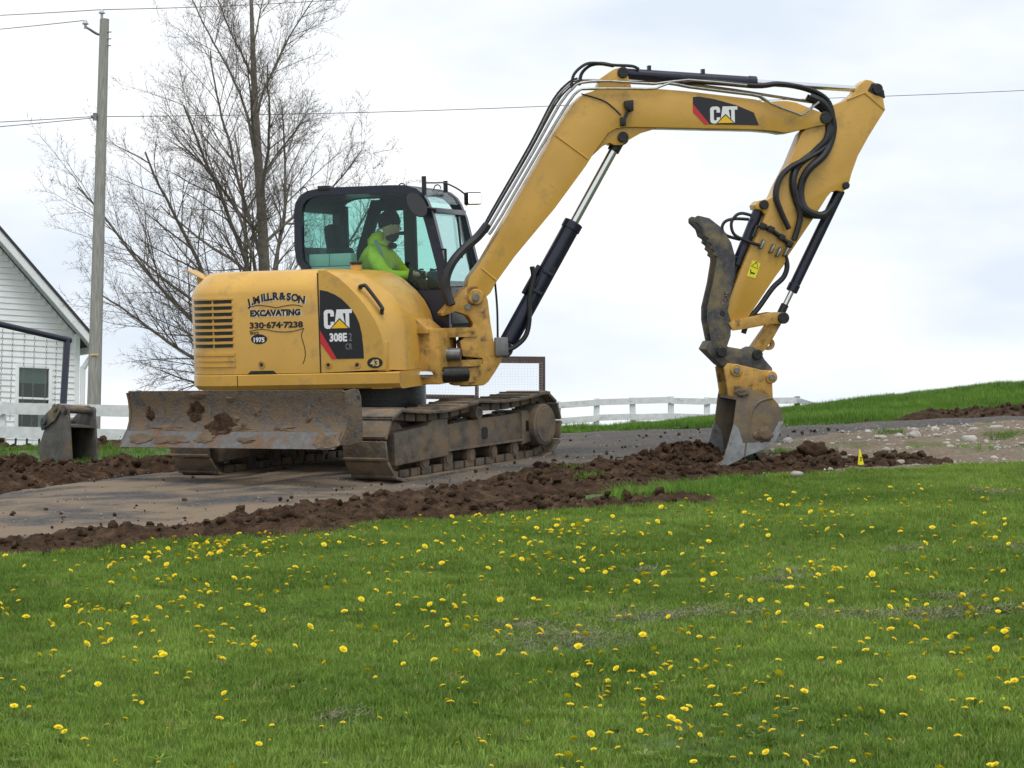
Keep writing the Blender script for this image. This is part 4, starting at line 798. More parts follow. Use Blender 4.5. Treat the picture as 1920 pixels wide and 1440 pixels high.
# ------------------------------------------------------------------ ground
def fbm(x, y, z=0., o=4): return noise.fractal(Vector((x, y, z)), 1.0, 2.0, o)
def poly_dist(px, py, line):
    """distance from a point to a polyline and the position along it (0..n-1)"""
    best = (1e9, 0)
    for i in range(len(line) - 1):
        ax, ay = line[i][:2]; bx, by = line[i + 1][:2]; dx, dy = bx - ax, by - ay
        t = max(0, min(1, ((px - ax) * dx + (py - ay) * dy) / (dx * dx + dy * dy + 1e-12)))
        d = math.hypot(px - ax - t * dx, py - ay - t * dy)
        if d < best[0]: best = (d, i + t)
    return best
LAWN_EDGE = [(-14, 7.6), (-8, 10.6), (-5, 12.2), (-3.25, 13.0), (-1.57, 14.0), (-.61, 14.55), (1.25, 15.05), (1.6, 16.3), (2.2, 17.1), (4.41, 17.55), (9, 18.6), (16, 20)]
NEAR_EDGE = [(-14, 9.0), (-8, 11.4), (-5, 12.9), (-3.4, 13.75), (-1.9, 15.0), (-.94, 16.7), (.2, 18.1), (1.5, 18.7), (2.4, 20.4), (3.4, 21.7), (4.2, 22.2), (5, 22.65), (9, 23.6), (16, 24.7)]
FAR_EDGE = [(-14, 12.8), (-8, 15.4), (-5.6, 16.6), (-4.4, 17.6), (-3.5, 19.4), (-2.0, 21.0), (-.6, 22.2), (.6, 22.9), (2., 23.2), (3.2, 22.95), (5, 23.1), (9, 23.9), (16, 25)]
def edge_y(line, x):
    for (x0, y0), (x1, y1) in zip(line, line[1:]):
        if x0 <= x <= x1: return y0 + (y1 - y0) * (x - x0) / (x1 - x0)
    return line[0][1] if x < line[0][0] else line[-1][1]

def sheet(name, xs, ys, zf, mat, kind='structure', keep=None):
    V = [(x, y, zf(x, y)) for y in ys for x in xs]; nx = len(xs); F = []
    for j in range(len(ys) - 1):
        for i in range(nx - 1):
            if keep is None or keep(.5 * (xs[i] + xs[i + 1]), .5 * (ys[j] + ys[j + 1])): F.append((j * nx + i, j * nx + i + 1, (j + 1) * nx + i + 1, (j + 1) * nx + i))
    me = bpy.data.meshes.new(name); me.from_pydata(V, [], F)
    bm = bmesh.new(); bm.from_mesh(me); bmesh.ops.delete(bm, geom=[v for v in bm.verts if not v.link_faces], context='VERTS'); bm.to_mesh(me); bm.free()
    finish(me, mat, 180)
    return tag(link(bpy.data.objects.new(name, me)), kind=kind)
def graded(lo, hi, fine_lo, fine_hi, step, grow=1.25):
    a = list(np.arange(fine_lo, fine_hi + 1e-6, step)); s = step; v = fine_lo
    L = []
    while v > lo: s *= grow; v -= s; L.append(max(v, lo))
    s = step; v = a[-1]; H = []
    while v < hi: s *= grow; v += s; H.append(min(v, hi))
    return [float(q) for q in L[::-1] + a + H]
def ground_z(x, y):
    z = terrain(x, y)
    if 2 < y < 60 and abs(x) < 30: z += .025 * fbm(x * .7, y * .7) + .012 * fbm(x * 2.3, y * 2.3, 5)
    z -= .13 * math.exp(-((x - 1.95) / .75) ** 2 - ((y - 18.55) / .55) ** 2)      # the trench being dug
    return z
sheet('ground', graded(-2500, 2500, -13, 13, .25), graded(-60, 4000, 2, 52, .25), ground_z, M['ground'])
drv_ys = [i / 12 for i in range(13)]
def build_drive():
    xs = [float(v) for v in np.arange(-14, 16.01, .2)]; V = []; F = []
    for x in xs:
        a, b = edge_y(NEAR_EDGE, x) - .15, edge_y(FAR_EDGE, x) + .15
        for t in drv_ys:
            y = a + (b - a) * t; crown = .03 * math.sin(math.pi * t)
            V.append((x, y, ground_z(x, y) + .016 + crown + .012 * fbm(x * 1.5, y * 1.5, 3)))
    n = len(drv_ys)
    for i in range(len(xs) - 1):
        for j in range(n - 1): F.append((i * n + j, (i + 1) * n + j, (i + 1) * n + j + 1, i * n + j + 1))
    me = bpy.data.meshes.new('driveway'); me.from_pydata(V, [], F); finish(me, M['drive'], 180)
    tag(link(bpy.data.objects.new('driveway', me)), kind='structure')
build_drive()
# stony verge between lawn and drive on the right
sheet('stony_verge', [float(v) for v in np.arange(2.3, 9, .12)], [float(v) for v in np.arange(16.6, 23.4, .12)], lambda x, y: ground_z(x, y) + .012 + .035 * abs(fbm(x * 3, y * 3, 9)) + .09 * max(0, fbm(x * .9, y * .9, 2)) * smooth01((y - edge_y(LAWN_EDGE, x)) / 1.2) * smooth01((edge_y(NEAR_EDGE, x) - y) / .8) - .05 * (1 - smooth01((y - edge_y(LAWN_EDGE, x) + .1) / .25)), M['rubble'], keep=lambda x, y: edge_y(LAWN_EDGE, x) + .05 * fbm(x * 4, y * 4) < y < edge_y(NEAR_EDGE, x) + .02)

# ------------------------------------------------------------------ dug soil
BERMS = [  # line of (x, y), half width, height
    ([(-9, 10.6), (-6, 12.25), (-4.2, 13.05), (-3.2, 13.45), (-2.3, 13.9), (-1.6, 14.3)], .38, .10),
    ([(-1.65, 14.35), (-1.2, 14.9), (-.5, 15.6), (.1, 16.5), (.6, 17.4), (1.1, 17.9)], .66, .125),
    ([(-.6, 14.75), (.3, 15.1), (1.25, 15.25)], .30, .08),
    ([(.6, 16.6), (1.2, 17.4), (1.6, 17.8)], .55, .07), ([(1.6, 17.8), (2.0, 18.1), (2.4, 18.1)], .35, .035),
    ([(1.35, 18.95), (1.62, 19.15), (1.75, 19.2)], .34, .17),
    ([(2.1, 17.5), (2.8, 17.75), (3.5, 18.05)], .38, .10),
    ([(2.62, 18.8), (2.85, 18.9)], .22, .13),
    ([(-5.6, 16.2), (-4.9, 17.3), (-4.35, 18.4), (-3.9, 19.2), (-3.5, 19.6)], .50, .22),
    ([(-5.3, 18.2), (-4.7, 18.9), (-4.4, 19.3)], .45, .30),
    ([(-7.5, 24.5), (-6.4, 25.2)], .7, .14), ([(-4.6, 23.3), (-3.6, 23.6), (-2.6, 24.2)], .6, .12),
    ([(4.9, 23.6), (5.5, 23.9), (6.4, 24.2), (9, 24.9)], .5, .14),
]
BOX = {id(l_): (min(p[0] for p in l_) - 1.5 * w_, max(p[0] for p in l_) + 1.5 * w_, min(p[1] for p in l_) - 1.5 * w_, max(p[1] for p in l_) + 1.5 * w_) for l_, w_, h_ in BERMS}
def soil_h(x, y):
    h = 0.
    for line, w, ht in BERMS:
        bx = BOX[id(line)]
        if not (bx[0] < x < bx[1] and bx[2] < y < bx[3]): continue
        d, t = poly_dist(x, y, line)
        if d < w * 1.5:
            wob = 1 + .35 * fbm(x * 1.4, y * 1.4, 7)
            k = 1 - (d / (w * wob)) ** 2
            if k > 0: h = max(h, ht * k ** .8)
    if h <= 0: return 0
    lump = noise.voronoi(Vector((x * 5.5, y * 5.5, 1)))[0][0]
    return h * .68 * (.75 + .6 * fbm(x * 2.2, y * 2.2, 2)) + min(1, h * 14) * (.036 * (.6 - lump) + .045 * fbm(x * 9, y * 9, 4) + .022 * fbm(x * 26, y * 26, 4, 3))
def build_soil(name, x0, x1, y0, y1, step, mat):
    xs = np.arange(x0, x1, step); ys = np.arange(y0, y1, step); idx = {}; V = []; F = []
    H = {}
    for j, y in enumerate(ys):
        for i, x in enumerate(xs):
            h = soil_h(float(x), float(y))
            if h > 0: H[i, j] = h
    def vid(i, j):
        if (i, j) not in idx:
            x, y = float(xs[i]), float(ys[j]); idx[i, j] = len(V); V.append((x, y, ground_z(x, y) + .012 + H.get((i, j), -.04)))
        return idx[i, j]
    for j in range(len(ys) - 1):
        for i in range(len(xs) - 1):
            q = [(i, j), (i + 1, j), (i + 1, j + 1), (i, j + 1)]
            if sum(k in H for k in q) >= 2: F.append([vid(*k) for k in q])
    me = bpy.data.meshes.new(name); me.from_pydata(V, [], F); finish(me, mat, 70)
    return tag(link(bpy.data.objects.new(name, me)), kind='stuff')
tag(build_soil('dug_soil', -9.2, 5.0, 10.2, 20.4, .034, M['soil']), 'heaped dark brown soil dug up along both sides of the drive', 'soil')
tag(build_soil('far_soil', -8.6, 9.4, 22.0, 25.6, .08, M['soil']), 'low brown soil heaps along the far side of the drive', 'soil')

def lump_mesh(seed, rough=.4, sub=2):
    b = bmesh.new(); vs = bmesh.ops.create_icosphere(b, subdivisions=sub, radius=1)['verts']
    for v in vs: v.co *= 1 + rough * noise.noise(v.co * 1.3 + Vector((seed * 3.1, seed, 0))) + rough * .5 * noise.noise(v.co * 3.3 + Vector((0, seed, seed * 2.)))
    me = bpy.data.meshes.new('lump'); b.to_mesh(me); b.free(); return me
def surf(x, y): return ground_z(x, y) + .012 + max(0, soil_h(x, y))
# crumbs too many to count
def scatter_lumps(name, spots, mat, protos, smooth=60):
    r = random.Random(4); V = []; F = []; n0 = 0
    data = [(np.array([v.co[:] for v in p.vertices]), np.array([f.vertices[:] for f in p.polygons])) for p in protos]
    for x, y, z, s in spots:
        v, f = data[r.randrange(len(data))]
        T = (Matrix.Rotation(r.uniform(0, 6.28), 3, 'Z') @ Matrix.Rotation(r.uniform(0, 6.28), 3, 'X') @ Matrix.Diagonal((s * r.uniform(.8, 1.3), s, s * r.uniform(.6, .9))))
        V.append(v @ np.array(T).T + (x, y, z)); F.append(f + n0); n0 += len(v)
    me = bpy.data.meshes.new(name); me.from_pydata(np.concatenate(V).tolist(), [], np.concatenate(F).tolist()); finish(me, mat, smooth)
    return tag(link(bpy.data.objects.new(name, me)), kind='stuff')
small = [lump_mesh(i, .5, 1) for i in range(6)]
big = [lump_mesh(i + 20, .45, 3) for i in range(6)]
sp = []; r5 = random.Random(21)
while len(sp) < 8000:
    line, w, ht = BERMS[r5.randrange(len(BERMS))]; k = r5.random() * (len(line) - 1); i = int(k); t = k - i
    x = line[i][0] + (line[i + 1][0] - line[i][0]) * t + r5.gauss(0, w * .62); y = line[i][1] + (line[i + 1][1] - line[i][1]) * t + r5.gauss(0, w * .62)
    if y < edge_y(LAWN_EDGE, x) - .05: continue
    s = .006 + .045 * r5.random() ** 6; sp.append((x, y, surf(x, y) + s * .3, s))
for k in range(500):
    x = r5.uniform(-7, 3.5); a_, b_ = edge_y(NEAR_EDGE, x), edge_y(FAR_EDGE, x); y = a_ + (b_ - a_) * (r5.random() ** 1.6); s = .005 + .02 * r5.random() ** 3; sp.append((x, y, ground_z(x, y) + .045 + s * .2, s))
scatter_lumps('soil_crumbs', sp, M['soil'], small)['label'] = 'loose crumbs of brown soil'
bpy.data.objects['soil_crumbs']['category'] = 'soil'
for px, py, s, lab in [(-1.60, 14.28, .085, 'large rounded soil clod at the lawn-side tip of the long soil bank'), (-3.28, 13.42, .06, 'upright soil clod on the low bank at the left of the lawn'), (-1.02, 15.9, .05, 'soil clod lying on the drive beside the front of the near track'),
                       (-1.22, 15.85, .04, 'smaller soil clod on the drive left of its neighbour, before the track'), (2.75, 18.75, .11, 'dark turf clod on the rubble just right of the digging bucket'), (1.05, 18.15, .06, 'soil clod perched on the bank between track and bucket'), (.32, 15.25, .05, 'soil clod standing out at the lower edge of the bank in the middle'), (-4.45, 18.7, .10, 'big soil clod on top of the heap before the spare bucket')]:
    o = link(bpy.data.objects.new('soil_clod', big[int(s * 97) % 6].copy()), None, Matrix.Translation((px, py, surf(px, py) + s * .45)) @ Matrix.Rotation(px * 7, 4, 'Z') @ Matrix.Diagonal((s * 1.15, s, s * .85, 1)))
    finish(o.data, M['soil'], 60); tag(o, lab, 'soil clod', 'soil clods')
# stones on the verge
stones = [lump_mesh(i + 50, .28, 2) for i in range(7)]
for m_ in stones: finish(m_, M['stone'], 50)
sp = []; r6 = random.Random(31)
while len(sp) < 1900:
    x = r6.uniform(1.9, 8.5); y = r6.uniform(17.2, 23)
    if not edge_y(LAWN_EDGE, x) + .1 < y < edge_y(NEAR_EDGE, x) + .1 or fbm(x * 1.1, y * 1.1, 3) < -.15: continue
    s = .007 + .016 * r6.random() ** 2; sp.append((x, y, ground_z(x, y) + .02 + s * .2, s))
for k in range(900):
    x = r6.uniform(-6, 4); y = r6.uniform(edge_y(NEAR_EDGE, x), edge_y(FAR_EDGE, x)); s = r6.uniform(.003, .007); sp.append((x, y, ground_z(x, y) + .045 + s * .2, s))
g = scatter_lumps('gravel', sp, M['stone'], small); tag(g, 'loose pale gravel on the verge and the drive', 'gravel')
big_stones = [(2.55, 18.30, .05, 'pale flat stone on the soil just right of the digging bucket'), (4.05, 20.6, .075, 'tan rounded stone, largest on the rubble verge'), (4.45, 19.9, .07, 'white stone at the right of the rubble verge'), (2.75, 20.4, .06, 'pale stone at the edge of the asphalt right of the bucket'), (2.35, 16.9, .045, 'single pale stone on the soil strip before the bucket')]
for x, y, s, lab in big_stones:
    tag(link(bpy.data.objects.new('stone', stones[int(x * 10) % 7]), None, Matrix.Translation((x, y, surf(x, y) + s * .35)) @ Matrix.Rotation(x * 5, 4, 'Z') @ Matrix.Diagonal((s * 1.3, s, s * .75, 1))), lab, 'stone', 'stones on the rubble verge')
k = 0
while k < 110:
    x = r6.uniform(2.2, 7.2); y = r6.uniform(17.6, 22.6)
    if not edge_y(LAWN_EDGE, x) + .25 < y < edge_y(NEAR_EDGE, x): continue
    s = r6.uniform(.022, .048); k += 1
    tag(link(bpy.data.objects.new('stone', stones[k % 7]), None, Matrix.Translation((x, y, ground_z(x, y) + .02 + s * .3)) @ Matrix.Rotation(r6.uniform(0, 6.28), 4, 'Z') @ Matrix.Diagonal((s * r6.uniform(1, 1.5), s, s * .7, 1))), 'small pale stone among the rubble on the verge right of the bucket', 'stone', 'stones on the rubble verge')

# ------------------------------------------------------------------ grass
def tuft(seed, n, h, spread, width, lean):
    r = random.Random(seed); V = []; F = []
    for k in range(n):
        a = r.uniform(0, 6.28); d = spread * math.sqrt(r.random()); bx, by = d * math.cos(a), d * math.sin(a)
        hh = h * r.uniform(.55, 1.15); la = r.uniform(0, 6.28); ln = lean * r.uniform(.2, 1.3) * hh; w = width * r.uniform(.7, 1.2)
        fx, fy = math.cos(la), math.sin(la); sx, sy = -fy * w, fx * w; i = len(V)
        m = .55; V += [(bx - sx, by - sy, -.01), (bx + sx, by + sy, -.01), (bx + fx * ln * .35 + sx * .8, by + fy * ln * .35 + sy * .8, hh * m), (bx + fx * ln * .35 - sx * .8, by + fy * ln * .35 - sy * .8, hh * m), (bx + fx * ln, by + fy * ln, hh)]
        F += [(i, i + 1, i + 2, i + 3), (i + 3, i + 2, i + 4)]
    me = bpy.data.meshes.new('tuft'); me.from_pydata(V, [], F); return me
def grass_field(name, pts, protos, mat, label):
    """points with size and turn; one tuft of blades set on each by geometry nodes"""
    me = bpy.data.meshes.new(name); me.from_pydata([p[:3] for p in pts], [], [])
    at = me.attributes.new('size', 'FLOAT', 'POINT'); at.data.foreach_set('value', [p[3] for p in pts])
    ob = tag(link(bpy.data.objects.new(name, me)), label, 'grass', kind='stuff')
    me.materials.append(mat)
    ng = bpy.data.node_groups.new(name, 'GeometryNodeTree')
    ng.interface.new_socket('Geometry', in_out='INPUT', socket_type='NodeSocketGeometry'); ng.interface.new_socket('Geometry', in_out='OUTPUT', socket_type='NodeSocketGeometry')
    N, L = ng.nodes, ng.links; gi, go = N.new('NodeGroupInput'), N.new('NodeGroupOutput')
    jn = N.new('GeometryNodeJoinGeometry')
    for pm in protos:
        pm.materials.append(mat)
        po = bpy.data.objects.new('tuft_source', pm); oi = N.new('GeometryNodeObjectInfo'); oi.inputs['Object'].default_value = po; oi.inputs['As Instance'].default_value = True
        L.new(oi.outputs['Geometry'], jn.inputs[0])
    ip = N.new('GeometryNodeInstanceOnPoints'); L.new(gi.outputs[0], ip.inputs['Points']); L.new(jn.outputs[0], ip.inputs['Instance'])
    ip.inputs['Pick Instance'].default_value = True
    ri = N.new('FunctionNodeRandomValue'); ri.data_type = 'INT'; ri.inputs['Min'].default_value = 0 if False else ri.inputs['Min'].default_value
    for s_ in ri.inputs:
        if s_.type == 'INT' and s_.name == 'Min': s_.default_value = 0
        if s_.type == 'INT' and s_.name == 'Max': s_.default_value = len(protos) - 1
    L.new([s_ for s_ in ri.outputs if s_.type == 'INT'][0], ip.inputs['Instance Index'])
    rr = N.new('FunctionNodeRandomValue'); rr.data_type = 'FLOAT_VECTOR'
    for s_ in rr.inputs:
        if s_.type == 'VECTOR' and s_.name == 'Min': s_.default_value = (-.12, -.12, 0)
        if s_.type == 'VECTOR' and s_.name == 'Max': s_.default_value = (.12, .12, 6.283)
    L.new([s_ for s_ in rr.outputs if s_.type == 'VECTOR'][0], ip.inputs['Rotation'])
    na = N.new('GeometryNodeInputNamedAttribute'); na.data_type = 'FLOAT'; na.inputs['Name'].default_value = 'size'
    L.new([s_ for s_ in na.outputs if s_.type == 'VALUE'][0], ip.inputs['Scale'])
    L.new(ip.outputs[0], go.inputs[0])
    ob.modifiers.new('blades', 'NODES').node_group = ng
    return ob
THATCH = [(.75, 9.9, .5, .13), (1.9, 9.75, .75, .09), (2.6, 9.6, .3, .08), (-.65, 7.75, .13, .05), (1.5, 11.2, .12, .06), (3.0, 11.9, .3, .08), (2.3, 12.0, .2, .06), (2.75, 9.0, .25, .08), (.25, 9.35, .4, .2), (.05, 9.75, .2, .1), (.75, 11.6, .1, .05), (1.4, 10.9, .2, .05), (3.6, 15.2, .3, .1), (2.2, 10.2, .2, .05)]
def in_thatch(x, y): return any(((x - a) / c) ** 2 + ((y - b) / (d * 1.5)) ** 2 < 1 for a, b, c, d in THATCH)
pts = []; r7 = random.Random(8)
for k in range(130000):
    y = 4.6 + (18.6 - 4.6) * r7.random(); half = .27 * y + 1.3; x = r7.uniform(-half, half)
    if r7.random() > half / 6.3: continue
    ed = edge_y(LAWN_EDGE, x) + .10 * fbm(x * 2.5, y * 2.5, 3)
    if y > ed: continue
    if in_thatch(x, y) and r7.random() < .6: continue
    f_ = fbm(x * .8, y * .8, 1)
    pts.append((x, y, ground_z(x, y), (.85 + .28 * f_ + .12 * r7.random()) * (1.25 if ed - y < .2 else 1)))
grass_field('lawn_grass', pts, [tuft(i, 26, .030 + .004 * i, .055, .0018, .8) for i in range(6)] + [tuft(9, 14, .045, .06, .0034, .9)], M['lawn'], 'short green mown lawn grass across the foreground')
def rosette(seed):
    r = random.Random(seed); V = []; F = []
    for k in range(9):
        a = 6.283 * k / 9 + r.uniform(-.2, .2); L = r.uniform(.05, .085); up = r.uniform(.25, .7); ca, sa = math.cos(a), math.sin(a); i = len(V)
        for t, w in ((0, .002), (.35, .007), (.5, .005), (.7, .010), (.8, .006), (1., .001)):
            x, z = L * t * math.cos(up * (1 - .5 * t)), L * t * math.sin(up) * (1 - .45 * t) + .012
            V += [(x * ca - w * sa, x * sa + w * ca, z), (x * ca + w * sa, x * sa - w * ca, z)]
        F += [(i + 2 * j, i + 2 * j + 1, i + 2 * j + 3, i + 2 * j + 2) for j in range(5)]
    me = bpy.data.meshes.new('rosette'); me.from_pydata(V, [], F); return me
pts = []
for k in range(1500):
    y = r7.uniform(5.5, 15); x = r7.uniform(-.28 * y, .28 * y)
    if y < edge_y(LAWN_EDGE, x) - .2 and fbm(x * .6, y * .6, 8) > -.1: pts.append((x, y, ground_z(x, y) + .002, r7.uniform(.35, .7)))
grass_field('broadleaf_weeds', pts, [rosette(i) for i in range(5)], M['lawn'], 'flat dandelion leaf rosettes and broad-leaved weeds in the lawn')
pts = []
for k in range(26000):
    y = r7.uniform(23.0, 33.0); x = r7.uniform(-1.0, 11.5)
    fe = edge_y(FAR_EDGE, x) + .25 + (.5 if x > 2.8 else 0) + .12 * fbm(x * 2, y * 2)
    if y < fe or (x < .3 and y < 24): continue
    if soil_h(x, y) > .02: continue
    pts.append((x, y, ground_z(x, y), (.7 + .35 * fbm(x, y, 4) + .3 * r7.random()) * (.55 if y - fe < .4 else 1)))
grass_field('bank_grass', pts, [tuft(40 + i, 24, .125, .10, .004, .55) for i in range(6)], M['tall'], 'taller green grass covering the bank behind the drive')
pts = []
for k in range(9000):
    x = r7.uniform(-12, 0.5); y = r7.uniform(17, 34)
    if y < edge_y(FAR_EDGE, x) + .5: continue
    if soil_h(x, y) > .03 or fbm(x * .9, y * .9, 6) < -.05: continue
    pts.append((x, y, ground_z(x, y), .45 + .3 * r7.random()))
for cx, cy, rr_, n_ in [(2.65, 19.2, .16, 40), (3.3, 19.6, .18, 40), (3.9, 21.0, .12, 30), (4.9, 20.2, .22, 50), (5.0, 19.0, .22, 50), (4.1, 18.9, .3, 30), (5.9, 18.9, .3, 50), (.45, 17.3, .08, 12), (.62, 16.7, .07, 10), (1.5, 16.0, .3, 130), (1.8, 16.5, .25, 110), (1.2, 15.9, .3, 110), (.9, 15.55, .25, 60), (1.3, 15.6, .25, 60), (-4.1, 19.9, .5, 50), (-3.3, 20.5, .4, 40), (6.4, 20.6, .4, 50)]:
    for k in range(n_):
        x, y = r7.gauss(cx, rr_ * .6), r7.gauss(cy, rr_ * .6); pts.append((x, y, surf(x, y) - .005, .35 + .3 * r7.random()))
grass_field('rough_grass', pts, [tuft(70 + i, 20, .15, .08, .0035, .7) for i in range(5)], M['tall'], 'rough grass tufts on the verge and behind the drive')
# raked dead grass lying on the lawn
r8 = random.Random(6); tm = MB()
for (a, b_, c, d) in THATCH:
    for k in range(int(3200 * c * (d + .12) * 4)):
        x, y = r8.gauss(a, c * .45), r8.gauss(b_, d * .7); z = ground_z(x, y) + r8.uniform(.012, .045); an = r8.uniform(0, 6.28); l_ = r8.uniform(.012, .04)
        p = Vector((x, y, z)); q = p + Vector((math.cos(an) * l_, math.sin(an) * l_, r8.uniform(-.012, .02))); w_ = Vector((-math.sin(an), math.cos(an), .4)) * .0007
        f_ = tm.bm.faces.new([tm.bm.verts.new(v) for v in (p - w_, p + w_, q + w_, q - w_)])
tag(tm.build('dead_grass', M['thatch'], smooth=0), 'grey brown clumps of raked dead grass lying on the lawn', 'dead grass', kind='stuff')

# ------------------------------------------------------------------ dandelions
def dandelion(seed, tilt):
    b = MB(); r = random.Random(seed); h = .075
    b.tube([(0, 0, -.01), (.004, 0, h * .5), (0, 0, h)], .0022, 5, mi=1)
    c = Vector((0, 0, h)); rotm = Matrix.Rotation(tilt, 3, 'X')
    for ring, (n, rad, up, w) in enumerate(((16, .021, .003, .0042), (13, .016, .008, .004), (8, .009, .012, .0036))):
        for k in range(n):
            a = 6.283 * (k + .5 * ring) / n + r.uniform(-.1, .1); rr2 = rad * r.uniform(.88, 1.08); dv = Vector((math.cos(a), math.sin(a), 0)); sv = Vector((-math.sin(a), math.cos(a), 0)) * w
            pts_ = [c + rotm @ (dv * .002 - sv * .4), c + rotm @ (dv * .002 + sv * .4), c + rotm @ (dv * rr2 + sv + Vector((0, 0, up))), c + rotm @ (dv * rr2 * 1.06 + Vector((0, 0, up * .8))), c + rotm @ (dv * rr2 - sv + Vector((0, 0, up)))]
            b.bm.faces.new([b.bm.verts.new(p) for p in pts_])
    me = bpy.data.meshes.new('dandelion'); b.bm.to_mesh(me); b.bm.free(); finish(me, [M['petal'], M['stem']], 0); return me
dand = [dandelion(i, t) for i, t in enumerate((.0, .35, .6, .2, .8))]
for v in dand[3].vertices:
    if v.co.z > .07: v.co.x *= .6; v.co.y *= .6; v.co.z += .006          # half-closed bloom
r9 = random.Random(77); spots = []
clusters = [(r9.uniform(-2.6, 3.4), r9.uniform(6.6, 14.5)) for _ in range(34)] + [(2.0, 7.6), (1.6, 8.6), (2.3, 8.2), (1.2, 9.8), (-.2, 9.9), (1.9, 11.0), (2.6, 7.3), (-1.9, 12.6), (1.3, 10.6), (.2, 8.4)]
while len(spots) < 1200:
    if r9.random() < .5: cx, cy = r9.choice(clusters); x, y = r9.gauss(cx, .28), r9.gauss(cy, .35)
    else: y = 6.0 + 9.5 * r9.random() ** .9; x = r9.uniform(-.27 * y, .27 * y)
    if x < -.3 and y < 8.5 and r9.random() < .6: continue
    if 5.8 < y < edge_y(LAWN_EDGE, x) - .1 and abs(x) < .255 * y + .2: spots.append((x, y))
spots.sort(key=lambda p: p[1])
for i, (x, y) in enumerate(spots[:300]):
    s = r9.uniform(.42, .78)
    lab = 'yellow dandelion bloom in the near lawn' if y < 9 else ('yellow dandelion bloom in the middle of the lawn' if y < 11.5 else 'small yellow dandelion bloom in the far part of the lawn')
    tag(link(bpy.data.objects.new('dandelion', dand[r9.randrange(5)]), None, Matrix.Translation((x, y, ground_z(x, y))) @ Matrix.Rotation(r9.uniform(0, 6.28), 4, 'Z') @ Matrix.Diagonal((s, s, s * r9.uniform(.6, 1.1), 1))), lab, 'dandelion', 'dandelions in the lawn')
b = bmesh.new()
for x, y in spots[300:]:
    n0 = len(b.verts); b.from_mesh(dand[r9.randrange(5)]); b.verts.ensure_lookup_table()
    bmesh.ops.transform(b, matrix=Matrix.Translation((x, y, ground_z(x, y))) @ Matrix.Rotation(r9.uniform(0, 6.28), 4, 'Z') @ Matrix.Scale(r9.uniform(.55, .9), 4), verts=b.verts[n0:])
me = bpy.data.meshes.new('far_dandelions'); b.to_mesh(me); b.free(); finish(me, [M['petal'], M['stem']], 0)
tag(link(bpy.data.objects.new('far_dandelions', me)), 'scattered far yellow dandelions near the lawn edge', 'dandelions', kind='stuff')

# ------------------------------------------------------------------ yellow marker flag on the lawn edge
fx, fy = 2.86, 16.85; fz = ground_z(fx, fy)
fl = empty('marker_flag', Matrix.Translation((fx, fy, fz)), label='small yellow marker flag on a wire stuck in the lawn edge', cat='flag')
MB().tube([(fx, fy, fz - .02), (fx + .005, fy, fz + .23)], .0025, 5).build('wire', M['steel'], fl)
f = MB()
f.loft([[(fx + u * .045 - .012 + .004 * k, fy - .012 * math.sin(2.5 * u) - k * .002, fz + .11 + v) for u, v in ((0, 0), (.5, -.004), (1, .0), (.62, .07), (.40, .125), (.28, .125))] for k in (0, 1)])
f.build('pennant', M['flag'], fl, smooth=0)
pm = MB(); pm.box((fx + .012, fy - .016, fz + .165), (.012, .002, .014)); pm.box((fx + .012, fy - .016, fz + .145), (.016, .002, .008)); pm.build('print', M['decal_black'], fl, smooth=0)

# ------------------------------------------------------------------ spare bucket beside the drive
def spare_bucket():
    o = Vector((-4.52, 20.9, ground_z(-4.52, 20.9))); w = Matrix.Translation(o) @ Matrix.Rotation(R(-40), 4, 'Z') @ Matrix.Scale(.95, 4)
    t = empty('spare_bucket', w, label='rusty narrow digging bucket standing open side forward at the left of the drive', cat='bucket')
    side = [(.27, -.03), (.25, .12), (.22, .38), (.20, .56), (.10, .60), (-.02, .55), (-.20, .36), (-.30, .16), (-.28, .02), (-.20, -.03)]
    sh = [(.27, -.03), (-.20, -.03), (-.28, .02), (-.30, .16), (-.20, .36), (-.06, .42), (.22, .385)]
    sh_in = [(.27, -.01), (-.19, -.01), (-.26, .03), (-.275, .15), (-.185, .34), (-.05, .40), (.22, .365)]
    MB().prism(sh + sh_in[::-1], -.16, .16).build('shell', M['spare'], t, w)
    for s in (-1, 1): MB().prism(side, s * .16, s * .185, bevel=.004).build('side_plate', M['spare'], t, w)
    MB().cyl((.14, -.21, .55), (.14, .21, .55), .035, 16).cyl((.14, .15, .55), (.14, .20, .55), .05, 16).cyl((.14, -.20, .55), (.14, -.15, .55), .05, 16).build('pin', M['spare'], t, w)
    for s in (-1, 1):
        MB().prism([(-.22, .34), (-.26, .44), (-.18, .50), (-.02, .60), (.06, .62), (.10, .55), (.0, .44)], s * .21, s * .187, bevel=.005).build('ear', M['thumb'], t, w)
    for x, z in ((-.17, .44), (.02, .575)): MB().cyl((x, -.235, z), (x, .235, z), .042, 18, bevel=.006).build('ear_boss', M['thumb'], t, w)
spare_bucket()

